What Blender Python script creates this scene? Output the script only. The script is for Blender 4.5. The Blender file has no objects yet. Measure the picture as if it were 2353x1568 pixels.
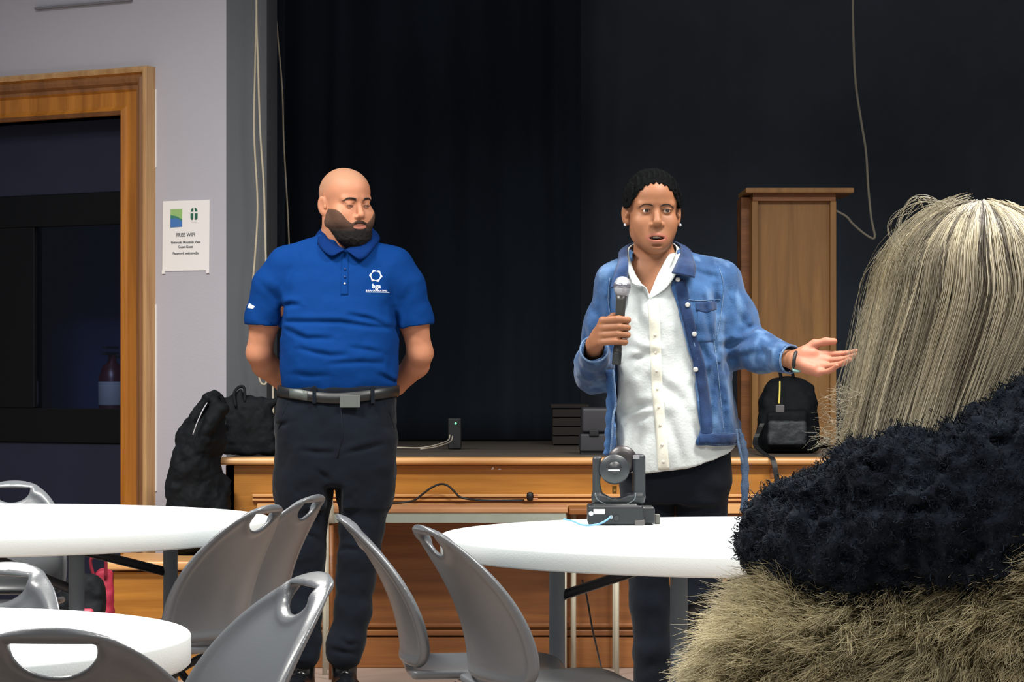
import bpy, bmesh, math, random
import numpy as np
from mathutils import Vector, Matrix
from mathutils.bvhtree import BVHTree

# ---------------------------------------------------------------- camera, world, lamps, exposure
SC = bpy.context.scene
COL = SC.collection
FPX, CXP, HZ, CH = 5770.0, 1176.5, 880.0, 1.10     # focal length in pixels, centre column, horizon row, lens height
cam_d = bpy.data.cameras.new('camera')
cam_d.sensor_width = 36.0
cam_d.lens = FPX / 2353.0 * 36.0
cam_d.shift_y = (HZ - 784.0) / 2353.0
cam_d.clip_start, cam_d.clip_end = 0.1, 60
cam = bpy.data.objects.new('camera', cam_d)
cam.location = (0, 0, CH)
cam.rotation_euler = (math.pi / 2, 0, 0)
COL.objects.link(cam)
SC.camera = cam

world = bpy.data.worlds.new('hall')
world.use_nodes = True
world.node_tree.nodes['Background'].inputs['Color'].default_value = (0.80, 0.90, 1.0, 1)
world.node_tree.nodes['Background'].inputs['Strength'].default_value = 0.17
SC.world = world

def ceiling_lamp(x, y, w, h, power, col=(1.0, 0.97, 0.91), z=3.9, spread=152):
    l = bpy.data.lights.new('ceiling_light', 'AREA')
    l.shape, l.size, l.size_y, l.energy, l.color = 'RECTANGLE', w, h, power, col
    l.spread = math.radians(spread)
    o = bpy.data.objects.new('ceiling_light', l)
    o.location = (x, y, z)
    COL.objects.link(o)
    return o
for lx in (-1.9, 1.5):
    for ly, pw in ((0.9, 62), (3.6, 110), (6.6, 175)):
        ceiling_lamp(lx, ly, 1.2, 0.6, pw)
ceiling_lamp(-2.3, 8.0, 0.8, 0.5, 45)

SC.view_settings.view_transform = 'Standard'
SC.view_settings.look = 'None'
SC.view_settings.gamma = 1.0
SC.view_settings.use_curve_mapping = False
SC.view_settings.exposure = 0.15

# ---------------------------------------------------------------- helpers
def P(px, py, Y):
    return Vector(((px - CXP) * Y / FPX, Y, CH + (HZ - py) * Y / FPX))

def srgb(r, g, b):
    f = lambda c: (c / 255.0 / 12.92) if c / 255.0 <= 0.04045 else ((c / 255.0 + 0.055) / 1.055) ** 2.4
    return (f(r), f(g), f(b), 1.0)

def mat(name, col, rough=0.6, metal=0.0, var=0.0, vscale=8.0, bump=0.0, bscale=60.0, spec=0.5, sheen=0.0,
        coat=0.0, wood=False, sss=0.0, col2=None, stretch=(1, 1, 1), emit=None, bdist=0.02):
    m = bpy.data.materials.new(name)
    m.use_nodes = True
    nt = m.node_tree
    b = nt.nodes['Principled BSDF']
    b.inputs['Base Color'].default_value = col
    b.inputs['Roughness'].default_value = rough
    b.inputs['Metallic'].default_value = metal
    b.inputs['Specular IOR Level'].default_value = spec
    b.inputs['Sheen Weight'].default_value = sheen
    b.inputs['Coat Weight'].default_value = coat
    if sss:
        b.inputs['Subsurface Weight'].default_value = sss
        b.inputs['Subsurface Radius'].default_value = (0.012, 0.005, 0.003)
        b.inputs['Subsurface Scale'].default_value = 1.0
    if emit:
        b.inputs['Emission Color'].default_value = emit
        b.inputs['Emission Strength'].default_value = 3.0
    tc = nt.nodes.new('ShaderNodeTexCoord')
    mp = nt.nodes.new('ShaderNodeMapping')
    mp.inputs['Scale'].default_value = stretch
    nt.links.new(tc.outputs['Object'], mp.inputs['Vector'])
    if var or col2:
        n = nt.nodes.new('ShaderNodeTexNoise')
        n.inputs['Scale'].default_value = vscale
        n.inputs['Detail'].default_value = 6.0
        n.inputs['Roughness'].default_value = 0.6
        if wood:
            n.inputs['Distortion'].default_value = 0.6
        nt.links.new(mp.outputs['Vector'], n.inputs['Vector'])
        r = nt.nodes.new('ShaderNodeValToRGB')
        r.color_ramp.elements[0].position = 0.33
        r.color_ramp.elements[1].position = 0.67
        c2 = col2 or tuple(min(1, c * (1 + var)) for c in col[:3]) + (1,)
        c1 = col if col2 else tuple(c * (1 - var) for c in col[:3]) + (1,)
        r.color_ramp.elements[0].color = c1
        r.color_ramp.elements[1].color = c2
        nt.links.new(n.outputs['Fac'], r.inputs['Fac'])
        nt.links.new(r.outputs['Color'], b.inputs['Base Color'])
    if bump:
        n2 = nt.nodes.new('ShaderNodeTexNoise')
        n2.inputs['Scale'].default_value = bscale
        n2.inputs['Detail'].default_value = 3.0
        nt.links.new(mp.outputs['Vector'], n2.inputs['Vector'])
        bp = nt.nodes.new('ShaderNodeBump')
        bp.inputs['Strength'].default_value = bump
        bp.inputs['Distance'].default_value = bdist
        nt.links.new(n2.outputs['Fac'], bp.inputs['Height'])
        nt.links.new(bp.outputs['Normal'], b.inputs['Normal'])
    return m

def attr_mix(m, attr, col, fac=1.0):
    """where the named vertex attribute is 1 the thing has this other colour (lips, beard, faded cloth)"""
    nt = m.node_tree
    b = nt.nodes['Principled BSDF']
    a = nt.nodes.new('ShaderNodeAttribute')
    a.attribute_name = attr
    mx = nt.nodes.new('ShaderNodeMix')
    mx.data_type = 'RGBA'
    old = b.inputs['Base Color']
    if old.is_linked:
        nt.links.new(old.links[0].from_socket, mx.inputs[6])
    else:
        mx.inputs[6].default_value = old.default_value
    mx.inputs[7].default_value = col
    ml = nt.nodes.new('ShaderNodeMath')
    ml.operation = 'MULTIPLY'
    ml.inputs[1].default_value = fac
    nt.links.new(a.outputs['Fac'], ml.inputs[0])
    nt.links.new(ml.outputs[0], mx.inputs[0])
    nt.links.new(mx.outputs[2], b.inputs['Base Color'])
    return m

def empty(name, loc, label, cat, group=None, rz=0.0):
    o = bpy.data.objects.new(name, None)
    o.empty_display_size = 0.05
    o.location = loc
    o.rotation_euler = (0, 0, rz)
    COL.objects.link(o)
    return tag(o, label, cat, group)

def tag(o, label=None, cat=None, group=None, kind=None):
    if label: o['label'] = label
    if cat: o['category'] = cat
    if group: o['group'] = group
    if kind: o['kind'] = kind
    return o

def link_mesh(name, me, m, parent=None, smooth=True):
    if isinstance(m, (list, tuple)):
        for x in m: me.materials.append(x)
    elif m: me.materials.append(m)
    if smooth:
        me.polygons.foreach_set('use_smooth', [True] * len(me.polygons))
    o = bpy.data.objects.new(name, me)
    COL.objects.link(o)
    if parent: o.parent = parent
    return o

def obj(name, bm, m, parent=None, smooth=False, bevel=0.0, segs=2, auto=None):
    me = bpy.data.meshes.new(name)
    bmesh.ops.recalc_face_normals(bm, faces=bm.faces)
    bm.to_mesh(me)
    bm.free()
    o = link_mesh(name, me, m, parent, smooth)
    if bevel:
        md = o.modifiers.new('bevel', 'BEVEL')
        md.width, md.segments, md.limit_method, md.angle_limit = bevel, segs, 'ANGLE', math.radians(40)
        me.polygons.foreach_set('use_smooth', [True] * len(me.polygons))
        w = o.modifiers.new('normals', 'WEIGHTED_NORMAL')
    return o

def np_mesh(name, V, F, m, parent=None, smooth=True, attrs=None):
    """V (n,3), F (m,3|4) arrays -> one mesh object"""
    me = bpy.data.meshes.new(name)
    V = np.ascontiguousarray(V, np.float32); F = np.ascontiguousarray(F, np.int32)
    k = F.shape[1]
    me.vertices.add(len(V)); me.vertices.foreach_set('co', V.ravel())
    me.loops.add(F.size); me.loops.foreach_set('vertex_index', F.ravel())
    me.polygons.add(len(F)); me.polygons.foreach_set('loop_start', np.arange(0, F.size, k, dtype=np.int32))
    me.update(calc_edges=True)
    for an, av in (attrs or {}).items():
        a = me.attributes.new(an, 'FLOAT', 'POINT')
        a.data.foreach_set('value', np.ascontiguousarray(av, np.float32))
    return link_mesh(name, me, m, parent, smooth)

def box(bm, x0, x1, y0, y1, z0, z1, mx=None):
    vs = [bm.verts.new(p) for p in ((x0, y0, z0), (x1, y0, z0), (x1, y1, z0), (x0, y1, z0), (x0, y0, z1), (x1, y0, z1), (x1, y1, z1), (x0, y1, z1))]
    if mx is not None:
        for v in vs: v.co = mx @ v.co
    for f in ((3, 2, 1, 0), (4, 5, 6, 7), (0, 1, 5, 4), (1, 2, 6, 5), (2, 3, 7, 6), (3, 0, 4, 7)):
        bm.faces.new([vs[i] for i in f])

def frame_at(d):
    d = Vector(d).normalized()
    a = Vector((0, 0, 1)) if abs(d.z) < 0.9 else Vector((1, 0, 0))
    u = d.cross(a).normalized()
    return u, d.cross(u).normalized()

def tube(bm, pts, r, n=10, cap=True, closed=False):
    """r: number or list of radii along the points"""
    pts = [Vector(p) for p in pts]
    rs = r if isinstance(r, (list, tuple)) else [r] * len(pts)
    rings, u = [], None
    N = len(pts)
    for i, p in enumerate(pts):
        a, b = (pts[i - 1] if (i or closed) else pts[i]), (pts[(i + 1) % N] if (i < N - 1 or closed) else pts[i])
        d = (b - a).normalized()
        if u is None: u, v = frame_at(d)
        else:
            u = (u - d * u.dot(d)).normalized()
            v = d.cross(u).normalized()
        rings.append([bm.verts.new(p + (u * math.cos(t) + v * math.sin(t)) * rs[i]) for t in (2 * math.pi * k / n for k in range(n))])
    for i in range(N if closed else N - 1):
        A, B = rings[i], rings[(i + 1) % N]
        for k in range(n):
            bm.faces.new((A[k], A[(k + 1) % n], B[(k + 1) % n], B[k]))
    if cap and not closed:
        bm.faces.new(rings[0][::-1]); bm.faces.new(rings[-1])
    return bm

def lathe(bm, prof, n=48, c=(0, 0, 0), ax='z', squash=1.0):
    """prof: list of (radius, height)"""
    rings = []
    for r, h in prof:
        ring = []
        for k in range(n):
            t = 2 * math.pi * k / n
            x, y = r * math.cos(t), r * math.sin(t) * squash
            p = (x, y, h) if ax == 'z' else ((x, h, y) if ax == 'y' else (h, x, y))
            ring.append(bm.verts.new((p[0] + c[0], p[1] + c[1], p[2] + c[2])))
        rings.append(ring)
    for A, B in zip(rings, rings[1:]):
        for k in range(n):
            bm.faces.new((A[k], A[(k + 1) % n], B[(k + 1) % n], B[k]))
    bm.faces.new(rings[0][::-1]); bm.faces.new(rings[-1])
    return bm

def spline(pts, n=8):
    """smooth points through the given ones (Catmull-Rom)"""
    pts = [Vector(p) for p in pts]
    q = [pts[0] * 2 - pts[1]] + pts + [pts[-1] * 2 - pts[-2]]
    out = []
    for i in range(1, len(q) - 2):
        a, b, c, d = q[i - 1:i + 3]
        for k in range(n):
            t = k / n
            out.append(0.5 * ((2 * b) + (c - a) * t + (2 * a - 5 * b + 4 * c - d) * t * t + (3 * b - a - 3 * c + d) * t ** 3))
    out.append(pts[-1])
    return out

def tube_obj(name, pts, r, m, parent=None, n=8, smooth=True):
    return obj(name, tube(bmesh.new(), pts, r, n), m, parent, smooth)

def box_obj(name, b, m, parent=None, bevel=0.0, mx=None):
    bm = bmesh.new(); box(bm, *b, mx=mx)
    return obj(name, bm, m, parent, bevel=bevel)

def prism(bm, outline, y0, y1):
    """outline of (x, z) points extruded from y0 to y1"""
    A = [bm.verts.new((x, y0, z)) for x, z in outline]
    B = [bm.verts.new((x, y1, z)) for x, z in outline]
    n = len(A)
    bm.faces.new(A); bm.faces.new(B[::-1])
    for i in range(n):
        bm.faces.new((A[i], B[i], B[(i + 1) % n], A[(i + 1) % n]))
    return bm

# ---------------------------------------------------------------- signed-distance modelling on a grid
def axis(*segs):
    """segs: (start, end, step) runs of grid lines, joined"""
    out = []
    for a, b, s in segs:
        n = max(1, int(round((b - a) / s)))
        out += list(a + (b - a) * np.arange(n) / n)
    out.append(segs[-1][1])
    return np.array(out, np.float32)

class Vox:
    def __init__(s, xs, ys, zs):
        s.a = (xs, ys, zs)
        s.F = np.full((len(xs), len(ys), len(zs)), 1.0, np.float32)
    def sl(s, lo, hi):
        r = []
        for ax, l, h in zip(s.a, lo, hi):
            i, j = np.searchsorted(ax, l) - 1, np.searchsorted(ax, h) + 1
            r.append(slice(max(0, i), min(len(ax), max(j, 1))))
        return tuple(r)
    def grid(s, sl):
        return (s.a[0][sl[0]][:, None, None], s.a[1][sl[1]][None, :, None], s.a[2][sl[2]][None, None, :])
    def op(s, fn, lo, hi, k=0.0, mode='u'):
        m = k + 0.03
        sl = s.sl([l - m for l in lo], [h + m for h in hi])
        if any(q.start >= q.stop for q in sl): return
        d = fn(*s.grid(sl)).astype(np.float32)
        A = s.F[sl]
        if mode == 'u':
            s.F[sl] = smin(A, d, k)
        elif mode == 'd':
            s.F[sl] = -smin(-A, d, k)
        elif mode == 'i':
            s.F[sl] = -smin(-A, -d, k)
        elif mode == '+':
            s.F[sl] = A + d
    # primitives ------------------------------------------------------
    def ell(s, c, r, k=0.0, mode='u', R=None):
        c = np.array(c, float); r = np.array(r, float)
        if R is None:
            lo, hi = c - r, c + r
        else:
            h = np.abs(np.array(R)) @ r; lo, hi = c - h, c + h
        def fn(X, Y, Z):
            x, y, z = X - c[0], Y - c[1], Z - c[2]
            if R is not None:
                Q = np.array(R).T
                x, y, z = (Q[0, 0] * x + Q[0, 1] * y + Q[0, 2] * z, Q[1, 0] * x + Q[1, 1] * y + Q[1, 2] * z, Q[2, 0] * x + Q[2, 1] * y + Q[2, 2] * z)
            k0 = np.sqrt((x / r[0]) ** 2 + (y / r[1]) ** 2 + (z / r[2]) ** 2)
            k1 = np.sqrt((x / r[0] ** 2) ** 2 + (y / r[1] ** 2) ** 2 + (z / r[2] ** 2) ** 2) + 1e-9
            return k0 * (k0 - 1) / k1
        s.op(fn, lo, hi, k, mode)
    def cap(s, a, b, ra, rb=None, k=0.0, mode='u', flat=None):
        """tapered capsule; flat = (direction, factor) squashes it along a direction"""
        a, b = np.array(a, float), np.array(b, float)
        rb = ra if rb is None else rb
        lo, hi = np.minimum(a - ra, b - rb), np.maximum(a + ra, b + rb)
        ab = b - a; L2 = max(ab @ ab, 1e-12)
        def fn(X, Y, Z):
            x, y, z = X - a[0], Y - a[1], Z - a[2]
            t = np.clip((x * ab[0] + y * ab[1] + z * ab[2]) / L2, 0, 1)
            x, y, z = x - t * ab[0], y - t * ab[1], z - t * ab[2]
            if flat is not None:
                n, f = np.array(flat[0], float), flat[1]
                n = n / np.linalg.norm(n)
                dn = x * n[0] + y * n[1] + z * n[2]
                q = np.sqrt(np.maximum(x * x + y * y + z * z - dn * dn, 0) + (dn / f) ** 2)
                return (q - (ra + (rb - ra) * t)) * min(1, f)
            return np.sqrt(x * x + y * y + z * z) - (ra + (rb - ra) * t)
        s.op(fn, lo, hi, k, mode)
    def chain(s, pts, rs, k=0.01, mode='u', flat=None):
        for i in range(len(pts) - 1):
            s.cap(pts[i], pts[i + 1], rs[i], rs[i + 1], k, mode, flat)
    def box(s, c, h, r=0.0, k=0.0, mode='u', R=None):
        c, h = np.array(c, float), np.array(h, float)
        e = h if R is None else np.abs(np.array(R)) @ h
        def fn(X, Y, Z):
            x, y, z = X - c[0], Y - c[1], Z - c[2]
            if R is not None:
                Q = np.array(R).T
                x, y, z = (Q[0, 0] * x + Q[0, 1] * y + Q[0, 2] * z, Q[1, 0] * x + Q[1, 1] * y + Q[1, 2] * z, Q[2, 0] * x + Q[2, 1] * y + Q[2, 2] * z)
            qx, qy, qz = np.abs(x) - h[0] + r, np.abs(y) - h[1] + r, np.abs(z) - h[2] + r
            return np.sqrt(np.maximum(qx, 0) ** 2 + np.maximum(qy, 0) ** 2 + np.maximum(qz, 0) ** 2) + np.minimum(np.maximum(qx, np.maximum(qy, qz)), 0) - r
        s.op(fn, c - e, c + e, k, mode)
    def loft(s, rows, k=0.0, mode='u', p=2.4, cap_r=0.01, grow=0.0):
        """rows of (z, cx, cy, half width, half depth): smooth stack of rounded sections"""
        rows = np.array(sorted(rows), float)
        zz = rows[:, 0]
        zd = np.linspace(zz[0], zz[-1], 200)
        def smooth(col):
            v = np.interp(zd, zz, col)
            w = 7
            return np.convolve(np.pad(v, w, mode='edge'), np.ones(2 * w + 1) / (2 * w + 1), 'valid')
        cx, cy, a, b = [smooth(rows[:, i]) for i in (1, 2, 3, 4)]
        a, b = a + grow, b + grow
        z0, z1 = zz[0], zz[-1]
        def fn(X, Y, Z):
            zc = np.clip(Z, z0, z1)
            A, B, U, W = (np.interp(zc, zd, q) for q in (a, b, cx, cy))
            x, y = np.abs(X - U), np.abs(Y - W)
            q = ((x / A) ** p + (y / B) ** p + 1e-12) ** (1 / p)
            d = (q - 1) * (x * x / A + y * y / B + 1e-4) / (x * x / A ** 2 + y * y / B ** 2 + 1e-4 / np.minimum(A, B) ) if False else (q - 1) * np.minimum(A, B)
            dz = np.maximum(Z - z1, z0 - Z)
            return np.sqrt(np.maximum(d + cap_r, 0) ** 2 + np.maximum(dz + cap_r, 0) ** 2) + np.minimum(np.maximum(d, dz) + cap_r, 0) - cap_r
        m = rows
        lo = ((m[:, 1] - m[:, 3]).min() - grow, (m[:, 2] - m[:, 4]).min() - grow, z0)
        hi = ((m[:, 1] + m[:, 3]).max() + grow, (m[:, 2] + m[:, 4]).max() + grow, z1)
        s.op(fn, lo, hi, k, mode)
    def noise(s, scale, amp, seed=0, oct=3, lo=None, hi=None, stretch=(1, 1, 1), band=0.03):
        M = np.abs(s.F) < band
        idx = np.nonzero(M)
        if not len(idx[0]): return
        Q = np.stack([s.a[i][idx[i]] / stretch[i] for i in range(3)], 1)
        n = fbm(Q / scale, seed, oct) * amp
        if lo is not None:
            pass
        s.F[idx] += n
    def crease(s, pts, depth=0.006, w=0.008, front=True, y0=0.0, ridge=0.5):
        """soft fold drawn as a line of (x, z) points on the front (or back) of a garment"""
        idx = np.nonzero(np.abs(s.F) < 0.03)
        x, y, z = (s.a[i][idx[i]] for i in range(3))
        sel = (y < y0) if front else (y > y0)
        idx = tuple(i[sel] for i in idx); x, z = x[sel], z[sel]
        best = np.full(len(x), 1e9, np.float32); side = np.zeros(len(x), np.float32); tt = np.zeros(len(x), np.float32)
        N = len(pts) - 1
        for i in range(N):
            a, b = np.array(pts[i]), np.array(pts[i + 1])
            ab = b - a
            t = np.clip(((x - a[0]) * ab[0] + (z - a[1]) * ab[1]) / (ab @ ab), 0, 1)
            dx, dz = x - a[0] - t * ab[0], z - a[1] - t * ab[1]
            d = np.sqrt(dx * dx + dz * dz)
            m = d < best
            best[m] = d[m]
            side[m] = np.sign(ab[0] * dz - ab[1] * dx)[m]
            tt[m] = ((i + t) / N)[m]
        fade = np.sin(np.pi * np.clip(tt * 0.9 + 0.05, 0, 1)) ** 0.5
        s.F[idx] += fade * (depth * np.exp(-(best / w) ** 2) - ridge * depth * np.exp(-((best - 2.0 * w) / (1.3 * w)) ** 2) * (side > 0))
    def mesh(s):
        return surface_nets(s.F, s.a)

def smin(a, b, k):
    if k <= 0: return np.minimum(a, b)
    h = np.maximum(k - np.abs(a - b), 0) / k
    return np.minimum(a, b) - h * h * k * 0.25

def lattice(ix, iy, iz, seed):
    h = (ix.astype(np.int64) * 73856093) ^ (iy.astype(np.int64) * 19349663) ^ (iz.astype(np.int64) * 83492791) ^ (seed * 2654435761)
    h = (h ^ (h >> 13)) * 1274126177 & 0xffffffff
    h = (h ^ (h >> 16)) & 0xffff
    return h.astype(np.float32) / 32767.5 - 1.0

def vnoise(Q, seed=0):
    i = np.floor(Q).astype(np.int64); f = (Q - i).astype(np.float32)
    f = f * f * (3 - 2 * f)
    out = 0
    for dx in (0, 1):
        for dy in (0, 1):
            for dz in (0, 1):
                w = (f[:, 0] if dx else 1 - f[:, 0]) * (f[:, 1] if dy else 1 - f[:, 1]) * (f[:, 2] if dz else 1 - f[:, 2])
                out = out + w * lattice(i[:, 0] + dx, i[:, 1] + dy, i[:, 2] + dz, seed)
    return out

def fbm(Q, seed=0, oct=3):
    o, a = 0, 1.0
    for k in range(oct):
        o = o + a * vnoise(Q * 2 ** k, seed + k); a *= 0.5
    return o

def surface_nets(F, ax):
    S = F < 0
    nx, ny, nz = F.shape
    c = [(i, j, k) for i in (0, 1) for j in (0, 1) for k in (0, 1)]
    cnt = np.zeros((nx - 1, ny - 1, nz - 1), np.uint8)
    for i, j, k in c:
        cnt += S[i:nx - 1 + i, j:ny - 1 + j, k:nz - 1 + k]
    act = (cnt > 0) & (cnt < 8)
    I = np.stack(np.nonzero(act), 1)
    n = len(I)
    vals = np.stack([F[I[:, 0] + i, I[:, 1] + j, I[:, 2] + k] for i, j, k in c], 1)
    acc = np.zeros((n, 3), np.float32); w = np.zeros(n, np.float32)
    for a in range(8):
        for b in range(a + 1, 8):
            da = [c[b][q] - c[a][q] for q in range(3)]
            if sum(abs(q) for q in da) != 1: continue
            va, vb = vals[:, a], vals[:, b]
            m = (va < 0) != (vb < 0)
            t = np.where(m, va / np.where(m, va - vb, 1), 0)
            for q in range(3):
                acc[:, q] += np.where(m, c[a][q] + t * da[q], 0)
            w += m
    pos = I + acc / w[:, None]
    V = np.stack([np.interp(pos[:, q], np.arange(len(ax[q])), ax[q]) for q in range(3)], 1)
    vid = np.full(act.shape, -1, np.int32); vid[act] = np.arange(n)
    faces = []
    for q in range(3):
        o = [1 if z != q else 0 for z in range(3)]
        sA = tuple(slice(o[z], F.shape[z] - 1) for z in range(3))
        sB = tuple(slice(o[z] + (z == q), F.shape[z] - 1 + (z == q)) for z in range(3))
        A, B = S[sA], S[sB]
        E = np.stack(np.nonzero(A != B), 1) + np.array(o)
        inside = S[E[:, 0], E[:, 1], E[:, 2]]
        u, v = [(1, 2), (2, 0), (0, 1)][q]
        eu, ev = np.zeros(3, int), np.zeros(3, int); eu[u] = 1; ev[v] = 1
        g = lambda D: vid[D[:, 0], D[:, 1], D[:, 2]]
        quad = np.stack([g(E - eu - ev), g(E - ev), g(E), g(E - eu)], 1)
        quad[~inside] = quad[~inside][:, ::-1]
        faces.append(quad)
    Fc = np.concatenate(faces)
    return V, Fc[(Fc >= 0).all(1)]

def strands(name, paths, r, m, parent=None, attrs=None, sides=3, tip=0.15):
    """paths (n, k, 3): each strand a thin tapering fibre; attrs per strand"""
    n, k, _ = paths.shape
    d = np.gradient(paths, axis=1)
    d /= np.linalg.norm(d, axis=2, keepdims=True) + 1e-9
    up = np.array([0.31, 0.83, 0.46])
    u = np.cross(d, up); u /= np.linalg.norm(u, axis=2, keepdims=True) + 1e-9
    v = np.cross(d, u)
    prof = np.linspace(1, tip, k)[None, :, None]
    rr = (r if np.ndim(r) else np.full(n, r))[:, None, None] * prof
    V = np.stack([paths + (u * math.cos(t) + v * math.sin(t)) * rr for t in (2 * math.pi * q / sides for q in range(sides))], 2)   # n,k,s,3
    V = V.reshape(-1, 3)
    base = (np.arange(n) * k * sides)[:, None, None] + (np.arange(k - 1) * sides)[None, :, None]
    q = np.arange(sides)[None, None, :]; q2 = (q + 1) % sides
    F = np.stack([base + q, base + q2, base + sides + q2, base + sides + q], 3).reshape(-1, 4)
    at = {a: np.repeat(val, k * sides) for a, val in (attrs or {}).items()}
    return np_mesh(name, V, F, m, parent, True, at)

def sample_mesh(V, F, n, rng, keep=None):
    """n points scattered over a quad mesh: positions and normals"""
    A, B, C, D = (V[F[:, i]] for i in range(4))
    N = np.cross(C - A, D - B); ar = np.linalg.norm(N, axis=1)
    N = N / (ar[:, None] + 1e-12)
    w = ar.copy()
    if keep is not None:
        w = w * keep((A + C) / 2, N)
    pick = rng.choice(len(F), n, p=w / w.sum())
    a, b = rng.random(n)[:, None], rng.random(n)[:, None]
    return (A[pick] * (1 - a) + B[pick] * a) * (1 - b) + (D[pick] * (1 - a) + C[pick] * a) * b, N[pick]

def project(tree, x, z, off=0.0, y0=-2.0):
    """the point of a surface in front (towards -y) at x, z, lifted off it"""
    h = tree.ray_cast(Vector((x, y0, z)), Vector((0, 1, 0)))
    if h[0] is None:
        h = tree.find_nearest(Vector((x, -0.1, z)))
    return Vector((x, h[0].y - off, z)) if h[0] is not None else Vector((x, -off, z))

def patch(name, tree, xs, zfun, n, m, parent, t=0.004, off=0.001):
    """a sheet of cloth lying on a surface: xs, zfun(u, v) -> (x, z) for u, v in 0..1"""
    bm = bmesh.new()
    nu, nv = n
    fr, bk = [], []
    for i in range(nu + 1):
        a, b = [], []
        for j in range(nv + 1):
            x, z = zfun(i / nu, j / nv)
            e = min(i, nu - i, j, nv - j)
            a.append(bm.verts.new(project(tree, x, z, off + (t if e else t * 0.4))))
            b.append(bm.verts.new(project(tree, x, z, off - 0.004)))
        fr.append(a); bk.append(b)
    for i in range(nu):
        for j in range(nv):
            bm.faces.new((fr[i][j], fr[i + 1][j], fr[i + 1][j + 1], fr[i][j + 1]))
            bm.faces.new((bk[i][j + 1], bk[i + 1][j + 1], bk[i + 1][j], bk[i][j]))
    for i in range(nu):
        bm.faces.new((fr[i][0], bk[i][0], bk[i + 1][0], fr[i + 1][0]))
        bm.faces.new((fr[i + 1][nv], bk[i + 1][nv], bk[i][nv], fr[i][nv]))
    for j in range(nv):
        bm.faces.new((fr[0][j + 1], bk[0][j + 1], bk[0][j], fr[0][j]))
        bm.faces.new((fr[nu][j], bk[nu][j], bk[nu][j + 1], fr[nu][j + 1]))
    return obj(name, bm, m, parent, smooth=True)

def text_mesh(body, size, m, name, parent, place, depth=0.0006, bold=0.0, space=1.0):
    """raised lettering; place(x, y) maps each vertex of the flat text into the parent's space"""
    c = bpy.data.curves.new(name, 'FONT')
    c.body, c.size, c.align_x, c.align_y, c.offset = body, size, 'CENTER', 'CENTER', bold
    c.resolution_u = 3
    c.space_character = space
    c.extrude = depth
    t = bpy.data.objects.new(name, c)
    COL.objects.link(t)
    dg = bpy.context.evaluated_depsgraph_get()
    me = bpy.data.meshes.new_from_object(t.evaluated_get(dg))
    bpy.data.objects.remove(t)
    for v in me.vertices:
        v.co = place(v.co.x, v.co.y, v.co.z)
    me.materials.clear()
    return link_mesh(name, me, m, parent, False)
# ---------------------------------------------------------------- materials of the place
M = {}
M['floor'] = mat('floor_tile', srgb(150, 134, 124), 0.45, var=0.10, vscale=1.7, bump=0.02)
M['wall'] = mat('lilac_grey_paint', srgb(176, 173, 182), 0.75, var=0.03, vscale=0.8, bump=0.04, bscale=90)
M['dark_wall'] = mat('charcoal_paint', srgb(80, 83, 88), 0.7, var=0.05, vscale=2, bump=0.04, bscale=70)
M['black'] = mat('black_paint', srgb(15, 17, 22), 0.55)
M['curtain'] = mat('navy_black_velour', srgb(33, 40, 49), 0.95, spec=.1, var=0.22, vscale=2.2, bump=0.10, bscale=120, sheen=0.02, stretch=(1, 1, .25))
M['oak'] = mat('golden_oak', srgb(148, 95, 34), 0.38, col2=srgb(182, 124, 50), wood=True, vscale=3.0, stretch=(.35, 2, 6), bump=0.05, bscale=25)
M['oak_v'] = mat('golden_oak_upright', srgb(142, 86, 26), 0.38, col2=srgb(186, 120, 44), wood=True, vscale=3.0, stretch=(6, 6, .35), bump=0.05, bscale=25)
M['oak_dark'] = mat('brown_oak', srgb(112, 66, 30), 0.45, col2=srgb(144, 90, 44), wood=True, vscale=3.0, stretch=(.35, 2, 6), bump=0.05, bscale=25)
M['oak_rim'] = mat('pale_worn_oak', srgb(188, 134, 78), 0.35, col2=srgb(222, 172, 116), wood=True, vscale=4.0, stretch=(.3, 2, 4), bump=0.04, bscale=20)
M['lectern'] = mat('lectern_oak', srgb(134, 94, 48), 0.5, col2=srgb(164, 118, 64), wood=True, vscale=3.5, stretch=(5, 5, .5), bump=0.08, bscale=22)
M['stage_top'] = mat('worn_stage_boards', srgb(70, 63, 58), 0.55, col2=srgb(92, 82, 72), vscale=2.5, wood=True, stretch=(.3, 3, 3))
M['rope'] = mat('beige_rope', srgb(186, 176, 154), 0.8, bump=0.3, bscale=300)
M['paper'] = mat('white_paper', srgb(232, 228, 226), 0.7)
M['glass'] = mat('dark_glass', srgb(12, 15, 26), 0.08, spec=0.6)

# ---------------------------------------------------------------- floor and stage wall
def struct(o):
    o['kind'] = 'structure'
    return o
bm = bmesh.new(); box(bm, -6.5, 5.5, -1.2, 14.2, -0.1, 0)
struct(obj('floor', bm, M['floor']))
WC = Vector(((520 - CXP) * 10.3 / FPX, 10.3, 0))      # the corner where the grey wall meets the stage opening
AL = math.atan(0.55)
WR = Matrix.Translation(WC) @ Matrix.Rotation(-AL, 4, 'Z')   # wall frame: x to the right along the wall (0 at the corner), y into the wall
def wall_x(px):
    k = (px - CXP) / FPX; t = math.tan(AL)
    Y = (10.3 + WC.x * t) / (1 + k * t)
    return (k * Y - WC.x) / math.cos(AL), Y
def wall_pt(px, py):
    u, Y = wall_x(px)
    return u, CH + (HZ - py) * Y / FPX
uI, _ = wall_x(287); uO, _ = wall_x(357)      # inner and outer edge of the door casing
DZ, HT = 2.225, 4.2
DW = 1.25                                      # width of the doorway
bm = bmesh.new()
box(bm, uI, 0.0, 0, 0.16, 0, HT)
box(bm, uI - DW, uI, 0, 0.16, DZ, HT)
box(bm, uI - DW - 3.2, uI - DW, 0, 0.16, 0, HT)
w = struct(obj('wall_left', bm, M['wall'])); w.matrix_world = WR
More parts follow.
